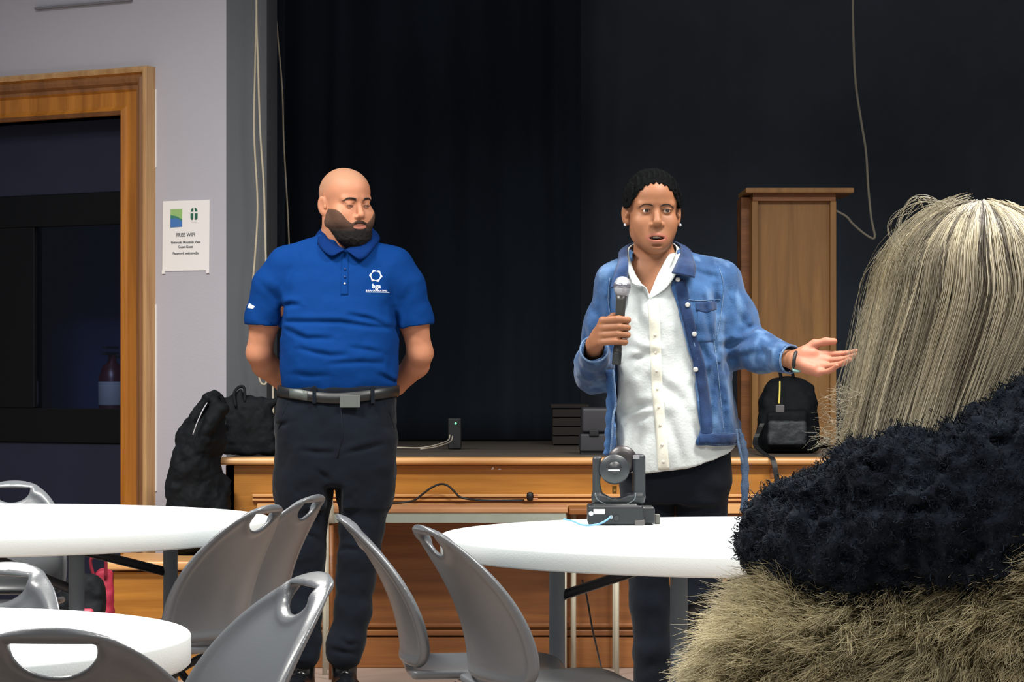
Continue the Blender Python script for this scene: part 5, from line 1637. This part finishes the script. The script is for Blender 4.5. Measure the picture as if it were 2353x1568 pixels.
# hem lower on the picture's left panel than on the right
cut = np.where(X < -.08, wp(0, 1042)[1] - Z, wp(0, 1022)[1] - Z + .0) + 0 * Y
v.F = np.maximum(v.F, np.where(X < .4, cut, -1)).astype(np.float32)
v.noise(.08, .0050, 51, 2)
v.noise(.028, .0022, 57, 2)
for pts, dp, w_ in (([(1610, 690), (1622, 760), (1640, 820)], .008, .010), ([(1640, 640), (1636, 720), (1640, 790)], .008, .011), ([(1650, 800), (1690, 790), (1735, 775)], .006, .010),
                    ([(1660, 830), (1700, 820), (1740, 812)], .006, .010), ([(1680, 700), (1700, 740), (1720, 760)], .005, .011), ([(1690, 770), (1712, 762), (1730, 750)], .006, .009),
                    ([(1375, 690), (1385, 740), (1380, 790)], .007, .011), ([(1345, 760), (1352, 800), (1350, 830)], .005, .010), ([(1640, 880), (1650, 930), (1660, 990)], .007, .012),
                    ([(1620, 860), (1625, 920), (1620, 980)], .006, .011), ([(1675, 880), (1685, 930), (1690, 980)], .006, .012), ([(1350, 850), (1365, 870), (1385, 880)], .006, .010),
                    ([(1580, 620), (1610, 632), (1640, 640)], .005, .010), ([(1405, 650), (1400, 690), (1405, 720)], .006, .009), ([(1345, 690), (1368, 720), (1390, 740)], .005, .010),
                    ([(1740, 800), (1750, 820), (1752, 845)], .005, .008), ([(1590, 790), (1605, 800), (1620, 830)], .005, .009)):
    v.crease([wp(a, b) for a, b in pts], dp, w_, ridge=.8)
V, F_ = v.mesh()
wear = np.clip(fbm(V / np.array((.03, .03, .09)), 77, 3) * 1.2 - .2, 0, 1)
jk = np_mesh('denim_jacket', V, F_, M['denim'], wom, attrs={'wear': wear})
tj = BVHTree.FromPolygons(V.tolist(), F_.tolist())
def jpt(px, py, off=.002): return project(tj, *wp(px, py), off)
# front band with buttons, pocket flap, seams, hem band
ob = lambda py: np.interp(py, [640, 700, 760, 850, 900, 940, 985, 1010], [1540, 1551, 1565, 1587, 1595, 1599, 1602, 1596])
patch('button_band', tj, None, lambda a, b: (wp(ob(1000 - 355 * b) + 2 + 26 * a, 0)[0], wp(0, 1000 - 355 * b)[1]), (5, 50), M['denim_dark'], jk, .0022, .0008)
M['jean_button'] = mat('pale_metal_button', srgb(206, 204, 200), .3, metal=.5)
for px, py in ((1552, 646), (1573, 704), (1588, 770), (1591, 850), (1594, 930)):
    c = jpt(px, py, .0060)
    obj('jean_button', lathe(bmesh.new(), [(.001, -.0025), (.004, -.0028), (.0072, -.0012), (.0074, .0025)], 18, tuple(c), 'y'), M['jean_button'], jk, True)
patch('pocket_flap', tj, None, lambda a, b: (wp(1592 + 50 * a, 0)[0], wp(0, 716 - 18 * b - 4 * a + (10 * (1 - abs(2 * a - 1)) * (1 - b)))[1]), (12, 6), M['denim_dark'], jk, .0040, .0010)
patch('pocket', tj, None, lambda a, b: (wp(1596 + 44 * a - 4 * (1 - b), 0)[0], wp(0, 790 - 74 * b - 4 * a)[1]), (12, 14), M['denim'], jk, .0022, .0008)
patch('hem_band', tj, None, lambda a, b: (wp(1598 + 98 * a, 0)[0], wp(0, 1018 - 24 * b + 2 * a)[1]), (24, 5), M['denim_dark'], jk, .0030, .0010)
seam_m = M['denim_pale']
for pts, r in (([(1556, 690), (1600, 694), (1650, 690)], .0014), ([(1570, 720), (1590, 800), (1612, 900), (1625, 990)], .0014), ([(1650, 620), (1658, 660), (1652, 720), (1640, 780)], .0014),
               ([(1628, 730), (1640, 830), (1650, 930), (1655, 990)], .0012), ([(1400, 640), (1396, 690), (1404, 740)], .0013), ([(1599, 995), (1650, 994), (1696, 996)], .0012), ([(1600, 1017), (1650, 1019), (1694, 1018)], .0012)):
    sp = spline([Vector((a, b, 0)) for a, b in pts], 6)
    tube_obj('seam', [jpt(q.x, q.y, .0012) for q in sp], r, seam_m, jk, 6)
# cuffs
def ring(name, c, d, r, t, m, par, squash=1.0):
    d = Vector(d).normalized(); u, w_ = frame_at(d)
    pts = [Vector(c) + (u * math.cos(a) + w_ * math.sin(a) * squash) * r for a in (2 * math.pi * i / 28 for i in range(28))]
    bm = bmesh.new(); tube(bm, pts, t, 8, False, True)
    return obj(name, bm, m, par, True)
ring('cuff_edge', (-.2185, -.172, 1.197), (-.02, -.9, .30), .0395, .0032, M['denim_pale'], jk)
ring('cuff_edge', (.350, -.176, 1.168), (.6, -.77, -.12), .0405, .0032, M['denim_pale'], jk)
# collar of the jacket
ruled('jacket_collar', [W3(1537, 632, -.130), W3(1550, 606, -.108), W3(1562, 578, -.04), W3(1556, 556, .03), W3(1505, 546, .085)],
      [W3(1588, 643, -.146), W3(1592, 622, -.122), W3(1590, 600, -.05), W3(1582, 572, .05), W3(1505, 560, .108)], M['denim_dark'], jk, .005, bulge=.008)
ruled('jacket_collar', [W3(1436, 655, -.122), W3(1440, 612, -.108), W3(1440, 585, -.04), W3(1450, 560, .03), W3(1505, 546, .085)],
      [W3(1398, 668, -.136), W3(1408, 636, -.118), W3(1420, 605, -.05), W3(1432, 575, .05), W3(1505, 560, .108)], M['denim_dark'], jk, .005, bulge=.008)
# frayed ties hanging from the hem
def ribbon(name, pts, w_, m, par, t=.0025):
    sp = spline([Vector(p) for p in pts], 6)
    bm = bmesh.new(); A = []
    rr = random.Random(len(sp))
    for i, p in enumerate(sp):
        ww = w_ * (1 + .18 * math.sin(i * 1.7)) / 2
        A.append([bm.verts.new(p + Vector((dx, dy, 0))) for dx, dy in ((-ww, 0), (0, -.004), (ww, 0), (ww, t), (0, t - .004), (-ww, t))])
    for a, b in zip(A, A[1:]):
        for i in range(6): bm.faces.new((a[i], a[(i + 1) % 6], b[(i + 1) % 6], b[i]))
    bm.faces.new(A[0][::-1]); bm.faces.new(A[-1])
    return obj(name, bm, m, par, True)
ribbon('hanging_tie', [W3(1688, 985, -.06), W3(1698, 1005, -.065), W3(1706, 1040, -.06), W3(1708, 1100, -.055), W3(1707, 1178, -.05)], .022, M['denim_pale'], jk)
ribbon('frayed_edge', [W3(1687, 985, -.085), W3(1689, 1010, -.09), W3(1695, 1040, -.09), W3(1702, 1068, -.08)], .008, M['denim_pale'], jk)
ribbon('frayed_edge', [W3(1404, 850, -.135), W3(1409, 900, -.14), W3(1410, 930, -.142), W3(1404, 960, -.142), W3(1402, 1000, -.142), W3(1398, 1040, -.14)], .006, M['denim_pale'], jk)
ribbon('hanging_tie', [W3(1397, 850, -.12), W3(1400, 900, -.128), W3(1398, 960, -.132), W3(1396, 1010, -.132), W3(1393, 1044, -.13)], .026, M['denim'], jk)
# wristwatch
wt = ring('wristwatch', (.362, -.190, 1.166), (.955, -.20, -.13), .0262, .0050, M['black'], wom, .85)
c = Vector((.366, -.200, 1.139))
bm = bmesh.new(); lathe(bm, [(.001, -.003), (.014, -.003), (.015, .0), (.014, .003), (.001, .003)], 20, (0, 0, 0), 'z')
o = obj('watch_case', bm, mat('green_watch_glass', srgb(92, 128, 122), .2), wt, True); o.location = c; o.rotation_euler = (math.radians(35), 0, 0)
# ---- trousers and shoes
v = Vox(axis((-.17, .23, .006)), axis((-.16, .17, .0065)), axis((.07, 1.0, .0065)))
v.loft([(.74, .03, .0, .150, .105), (.80, .03, 0, .165, .118), (.90, .028, 0, .168, .120), (1.0, .02, 0, .155, .11)], p=2.5, cap_r=.01)
for s, P_ in ((-1, [(.80, -.045), (.71, -.055), (.60, -.052), (.45, -.045), (.30, -.042), (.10, -.045)]), (1, [(.80, .098), (.71, .104), (.60, .104), (.45, .105), (.30, .11), (.10, .115)])):
    v.chain([(x_, .005, z_) for z_, x_ in P_], [.086, .078, .070, .062, .058, .056], .02)
v.box((.026, 0, .62), (.004, .2, .115), 0, .02, 'd')
v.noise(.09, .005, 61, 3)
V, F_ = v.mesh()
np_mesh('trousers', V, F_, M['trouser'], wom)
for s, x_ in ((-1, -.045), (1, .115)):
    v = Vox(axis((x_ - .1, x_ + .1, .005)), axis((-.25, .10, .005)), axis((-.004, .14, .005)))
    shoe(v, x_, .02, 6 * s, .25)
    V, F_ = v.mesh(); V[:, 2] = np.maximum(V[:, 2], 0); np_mesh('shoe', V, F_, M['shoe'], wom)

# ---- the microphone in her hand
mic0, mic1 = Vector(W3(1408, 838, -.264)), Vector(W3(1421, 664, -.262))
mc = empty('microphone', Vector(wom.location) + mic0, 'black handheld microphone with a silver grille held in the fist of the woman in denim', 'microphone')
ax_m = (mic1 - mic0); Lm = ax_m.length
mc.rotation_mode = 'QUATERNION'; mc.rotation_quaternion = ax_m.to_track_quat('Z', 'Y')
M['mic'] = mat('dark_grey_lacquer', srgb(52, 52, 50), .38, metal=.2)
obj('handle', lathe(bmesh.new(), [(.001, 0), (.0115, .0), (.0125, .004), (.0125, .045), (.0112, .05), (.0118, .06), (.0145, Lm - .045), (.0165, Lm - .030)], 28), M['mic'], mc, True)
obj('base_cap', lathe(bmesh.new(), [(.0118, -.003), (.0132, .0), (.0134, .03), (.0126, .034)], 28), M['ml2'], mc, True)
M['grille'] = mat('silver_grille', srgb(168, 170, 176), .32, metal=.75, bump=.9, bscale=900, bdist=.002)
obj('grille', lathe(bmesh.new(), [(.0150, Lm - .031), (.0215, Lm - .020), (.0245, Lm - .006), (.0235, Lm + .008), (.0180, Lm + .019), (.009, Lm + .025), (.001, Lm + .0262)], 32), M['grille'], mc, True)
obj('collar_ring', lathe(bmesh.new(), [(.0240, Lm - .008), (.0256, Lm - .005), (.0256, Lm + .002), (.0240, Lm + .005)], 32), mat('steel_ring', srgb(150, 150, 160), .25, metal=.8), mc, True)
# ================================================================ the seated listener, seen from behind
LY, LS = 2.50, 2308.0
lis = empty('person', ((2240 - CXP) * LY / FPX, LY, 0), 'seated person with long grey blonde hair in a fur coat, seen from behind', 'person')
def lp(px, py): return ((px - 2240) / LS, 1.1 + (880 - py) / LS)
rng = np.random.default_rng(12)
v = Vox(axis((-.40, .50, .009)), axis((-.30, .60, .010)), axis((.02, .95, .011), (.95, 1.30, .0045)))
Q = dict(jaw=.95, mouth_z=-.064)
h = add_head(v, (.012, .03, 1.165), rot(188, 0, -3), .93, Q)
v.chain([(.015, .03, 1.06), (.03, .01, .96)], [.055, .06], .03)
v.loft([(.46, .07, .0, .18, .12), (.65, .06, 0, .17, .11), (.80, .05, 0, .18, .10), (.90, .04, 0, .15, .08), (.95, .03, 0, .08, .06)], p=2.3, cap_r=.03)
for s in (-1, 1):
    v.chain([(.05 + s * .16, 0, .87), (.05 + s * .22, .03, .66), (.05 + s * .16, .22, .58)], [.05, .045, .035], .02)
    v.chain([(.06 + s * .09, .0, .52), (.06 + s * .10, .42, .50), (.06 + s * .10, .44, .08)], [.09, .06, .045], .02)
    v.cap((.06 + s * .10, .44, .05), (.06 + s * .10, .56, .05), .045, .035, .02)
V, F_ = v.mesh(); V[:, 2] = np.maximum(V[:, 2], .003)
np_mesh('body', V, F_, skin('fair_skin', srgb(214, 160, 132)), lis)

# ---- hair: the mass under the strands
def strand_mat(name, c1, c2, rough=.45, spec=.4):
    m = mat(name, c1, rough, spec=spec)
    return attr_mix(m, 'shade', c2, 1.0)
M['hair_under'] = mat('grey_brown_hair', srgb(96, 86, 68), .6, var=.3, vscale=30, stretch=(3, 3, .4))
M['hair_strand'] = strand_mat('streaked_blonde_hair', srgb(88, 78, 66), srgb(236, 224, 194))
M['hair_wisp'] = strand_mat('pale_wisps', srgb(120, 112, 92), srgb(214, 204, 176))
HCn = np.array((.012, .022, 1.172))
HRd = np.array((.101, .112, .104))
v = Vox(axis((-.20, .20, .004)), axis((-.18, .16, .005)), axis((.93, 1.29, .004)))
v.ell(HCn, HRd * .93)
v.chain([(-.030, -.01, 1.13), (-.070, -.03, 1.06), (-.095, -.035, .99)], [.050, .040, .030], .02)
v.chain([(.03, -.01, 1.13), (.005, -.035, 1.06), (-.03, -.04, .99)], [.060, .045, .034], .02)
V, F_ = v.mesh()
hair = np_mesh('hair', V, F_, M['hair_under'], lis)
def E(phi, th, lift=1.0):
    return HCn[None] + np.stack([np.sin(phi) * np.sin(th), -np.cos(phi) * np.sin(th), np.cos(th)], 1) * HRd[None] * np.reshape(lift, (-1, 1))
def hair_paths(phi, th0, lift, K=22, endz=None, jit=.004, seed=1):
    n = len(phi); r = np.random.default_rng(seed)
    wav = r.normal(0, 1, (n, 3))
    sp, cp = np.sin(phi), np.cos(phi)
    part = np.array((-.000, 0, 0))
    c = [E(phi, th0, lift)]
    for f in (.30, .62, 1.0):
        c.append(E(phi, th0 + (math.radians(88) - th0) * f, lift))
    # below the head the locks swing down to the left and tuck into the collar
    out = np.clip(sp, 0, 1)
    m1 = np.stack([-.019 + .092 * sp - .020 * out, -.088 * cp * .9 - .012, np.full(n, 1.085) + .020 * out], 1)
    e1 = np.stack([-.050 + .078 * sp - .030 * out, -.078 * cp - .028, np.full(n, 1.015) + .03 * out], 1)
    e2 = np.stack([-.085 + .066 * sp - .030 * out, -.072 * cp - .035, np.full(n, .950) + .03 * out], 1)
    lf = (np.reshape(lift, (-1, 1)) - 1) * .10
    for q in (m1, e1, e2):
        q += np.stack([sp, -cp, 0 * sp], 1) * lf
        c.append(q)
    c = np.stack(c, 1)                                  # n, 7, 3
    c[:, 2:] += wav[:, None] * jit * np.linspace(.4, 1.6, c.shape[1] - 2)[None, :, None]
    # catmull-rom through the control points
    q = np.concatenate([c[:, :1] * 2 - c[:, 1:2], c, c[:, -1:] * 2 - c[:, -2:-1]], 1)
    T = np.linspace(0, c.shape[1] - 1 - 1e-6, K)
    i = T.astype(int); t = (T - i)[None, :, None]
    a, b, d, e = q[:, i], q[:, i + 1], q[:, i + 2], q[:, i + 3]
    out_ = .5 * (2 * b + (d - a) * t + (2 * a - 5 * b + 4 * d - e) * t ** 2 + (3 * b - a - 3 * d + e) * t ** 3)
    return out_
n = 15000
# locks: strands gather in clumps round shared directions
nc = 260
cphi = np.sort(rng.uniform(-2.1, 2.1, nc)); cl = rng.integers(0, nc, n)
phi = cphi[cl] + rng.normal(0, .030, n)
th0 = np.radians(rng.uniform(2, 26, n) ** 1.0)
lift = 1.0 + rng.uniform(-.01, .035, n) + np.abs(rng.normal(0, .018, nc))[cl]
# wave each lock a little
P_ = hair_paths(phi, th0, lift, 24)
off = rng.normal(0, 1, (nc, 3))[cl]
tt_ = np.linspace(0, 1, 24)[None, :, None]
P_ += off[:, None] * .0045 * np.sin(tt_ * (5 + 3 * rng.random(nc)[cl][:, None, None]) + rng.random(nc)[cl][:, None, None] * 6) * tt_
tone = .50 + .36 * rng.normal(0, 1, nc)[cl] + .10 * rng.normal(0, 1, n)
tone += .30 * fbm(np.stack([cphi * 5, cphi * 0, cphi * 0], 1), 8, 2)[cl]
tone += .35 * np.clip((-phi - .55), 0, 1) + .22 * np.clip(phi - .9, 0, 1) + .25 * (np.abs(phi) > 2) - .12 * np.exp(-(phi / .5) ** 2)
o = strands('hair_strands', P_, rng.uniform(.00028, .00050, n), M['hair_strand'], hair, {'shade': np.clip(tone, 0, 1)}, tip=.5)
tag(o, kind='stuff')
# fly-away wisps: loops over the crown at the left and frizz along the left side
m_ = 420
phi = rng.uniform(-1.9, -.9, m_); th0 = np.radians(rng.uniform(5, 60, m_))
P_ = hair_paths(phi, th0, 1.02 + rng.random(m_) ** 2 * .14, 24, jit=.010, seed=5)
P_ += rng.normal(0, 1, (m_, 1, 3)) * .008 * np.sin(tt_ * 9 + rng.random((m_, 1, 1)) * 6) * tt_
strands('flyaway_hair', P_[:, :17], .00022, M['hair_wisp'], hair, {'shade': rng.uniform(0, .9, m_)}, tip=.6)
m2 = 15
a0 = np.array([[*lp(2190 - 4 * i + rng.uniform(-20, 60), 486 + rng.uniform(-6, 8))] for i in range(m2)])
paths = []
for i in range(m2):
    s0 = Vector((a0[i][0], -.01, a0[i][1] - .004)); w_ = rng.uniform(.5, 1.0)
    mid = Vector((lp(2085 + rng.uniform(-18, 20), 0)[0], -.02, lp(0, 470 + rng.uniform(-14, 30))[1]))
    e_ = Vector((lp(2042 + rng.uniform(-14, 16), 0)[0], -.03, lp(0, 520 + rng.uniform(-10, 40))[1]))
    e2_ = Vector((lp(2062 + rng.uniform(-20, 14), 0)[0], -.04, lp(0, 590 + rng.uniform(-20, 50))[1]))
    sp = spline([s0, s0.lerp(mid, .5) + Vector((0, 0, .012 * w_)), mid, e_, e2_], 6)
    paths.append([tuple(q) for q in sp[:25]])
strands('flyaway_hair', np.array(paths), .00028, M['hair_wisp'], hair, {'shade': rng.uniform(.2, 1, m2)}, tip=.6)
m3 = 170
paths = []
for i in range(m3):
    py = rng.uniform(900, 1030)
    x0 = np.interp(py, [560, 700, 850, 950, 1040], [2040, 1985, 1955, 1930, 1895]) + rng.uniform(0, 30)
    p = Vector((lp(x0, 0)[0], -.05 + rng.uniform(-.02, .03), lp(0, py)[1])); d = Vector((-.7, rng.uniform(-.3, .3), rng.uniform(-.5, .35)))
    row = []
    for k_ in range(10):
        row.append(tuple(p)); d = (d + Vector(rng.normal(0, .42, 3))).normalized(); p = p + d * .0042
    paths.append(row)
strands('flyaway_hair', np.array(paths), .00020, M['hair_wisp'], hair, {'shade': rng.uniform(0, .8, m3)}, tip=.5)

# ---- black sherpa hood lying round the neck
M['sherpa'] = mat('blue_black_sherpa', srgb(26, 32, 41), .95, spec=.1, var=.35, vscale=60, bump=.5, bscale=240, sheen=.03, bdist=.004)
v = Vox(axis((-.26, .40, .0034)), axis((-.22, .20, .0045)), axis((.86, 1.17, .0034)))
v.chain([(-.160, .02, .945), (-.140, -.045, .960), (-.080, -.085, .980), (.030, -.105, 1.030), (.16, -.085, 1.085), (.30, .0, 1.05)], [.050, .056, .062, .060, .068, .08], .04)
v.chain([(-.172, .02, .945), (-.13, .10, .95), (0, .15, .97), (.2, .12, 1.0)], [.050, .05, .05, .06], .04)
v.cap((-.174, -.05, .925), (-.02, -.115, .945), .036, .045, .03)
v.cap((-.05, -.112, .945), (.08, -.125, 1.02), .042, .048, .03)
v.noise(.055, .010, 3, 2, band=.04)
v.noise(.0120, .0075, 9, 2, band=.03)
V, F_ = v.mesh()
hood = np_mesh('sherpa_hood', V, F_, M['sherpa'], lis)
nn = 20000
Ps, Ns = sample_mesh(V, F_, nn, rng, lambda c, q: (q[:, 1] < .35) + .02)
t = np.linspace(0, 1, 7)[None, :, None]
u = rng.normal(0, 1, (nn, 1, 3)); w_ = np.cross(Ns[:, None], u)
R_ = rng.uniform(.0012, .0028, (nn, 1, 1))
paths = Ps[:, None] + Ns[:, None] * (t * .0045 + .002 * np.sin(t * 4)) + u / 1.7 * R_ * (np.cos(t * 5.5) - 1) + w_ / 1.7 * R_ * np.sin(t * 5.5)
M['sherpa_curl'] = strand_mat('sherpa_curls', srgb(14, 19, 28), srgb(46, 56, 70), .8, .12)
tag(strands('curls', paths, .00045, M['sherpa_curl'], hood, {'shade': rng.random(nn) ** 2}, tip=.7), kind='stuff')

# ---- fur coat
M['fur_under'] = mat('olive_brown_pile', srgb(96, 87, 62), .9, var=.3, vscale=30)
M['fur'] = strand_mat('tan_fur', srgb(100, 90, 66), srgb(226, 213, 172), .55, .3)
v = Vox(axis((-.34, .50, .0065)), axis((-.28, .26, .0075)), axis((.36, 1.10, .0065)))
v.loft([(.36, .06, .03, .30, .19), (.50, .06, .01, .285, .18), (.65, .06, 0, .25, .165), (.75, .055, -.005, .245, .155), (.84, .045, -.005, .235, .14), (.90, .04, -.005, .19, .115), (.94, .04, 0, .14, .09)], p=2.3, cap_r=.03)
v.chain([(-.04, 0, .875), (-.150, -.005, .835), (-.172, .005, .77), (-.176, .02, .66), (-.17, .06, .54)], [.06, .078, .082, .080, .075], .05)
v.chain([(.12, 0, .88), (.27, .0, .84), (.33, .01, .77), (.36, .02, .62)], [.06, .085, .088, .08], .05)
v.chain([(-.02, -.03, .86), (.07, -.055, .915), (.20, -.05, .965), (.32, -.02, .93)], [.08, .085, .09, .08], .05)
v.noise(.11, .012, 15, 2, band=.04)
V, F_ = v.mesh()
coat = np_mesh('fur_coat', V, F_, M['fur_under'], lis)
nn = 90000
Ps, Ns = sample_mesh(V, F_, nn, rng, lambda c, q: ((q[:, 1] < .30) & (c[:, 2] > .62)) * 1.0 + .01)
# tufts lean with a slowly turning direction, clumped
fl = np.stack([fbm(Ps / .10, 91, 2), fbm(Ps / .10, 92, 2) * .5, fbm(Ps / .10, 93, 2)], 1) * .75 + np.array((-.45, -.20, -.25))
cell = np.floor(Ps / .013 + fbm(Ps / .02, 17, 1)[:, None] * .6)
key = (cell @ np.array((73.1, 157.7, 311.3)))
rc = lambda s_: np.modf(np.abs(np.sin(key * 12.9898 + s_) * 43758.5453))[0]
clump = np.stack([rc(1.), rc(2.), rc(3.)], 1) - .5
d0 = Ns * .75 + fl * .8 + clump * .9 + rng.normal(0, .10, (nn, 3))
d0 /= np.linalg.norm(d0, axis=1, keepdims=True)
Lf = rng.uniform(.020, .034, nn) * (1 + .35 * (rc(4.) - .5))
centre = (cell + .5) * .013
t = np.linspace(0, 1, 6)[None, :, None]
curl = rng.normal(0, .25, (nn, 1, 3))
paths = Ps[:, None] + d0[:, None] * t * Lf[:, None, None] + (fl[:, None] * .35 + np.array((0, 0, -.25)) + curl) * (t ** 2) * Lf[:, None, None] + np.sin(t * 7 + key[:, None, None]) * clump[:, None] * .006 * t
conv = centre - Ps; conv = conv - Ns * (conv * Ns).sum(1, keepdims=True); conv *= np.minimum(1, .012 / (np.linalg.norm(conv, axis=1, keepdims=True) + 1e-9))
paths += conv[:, None] * t ** 1.3 * .75
tone = np.clip(.40 + .55 * (rc(5.) - .5) + .28 * fbm(Ps / .05, 44, 2) + rng.normal(0, .10, nn) + .25 * np.clip((Ps[:, 2] - .76) / .12, 0, 1), 0, 1)
tag(strands('fur_pile', paths, rng.uniform(.00030, .00052, nn), M['fur'], coat, {'shade': tone}, tip=.25), kind='stuff')
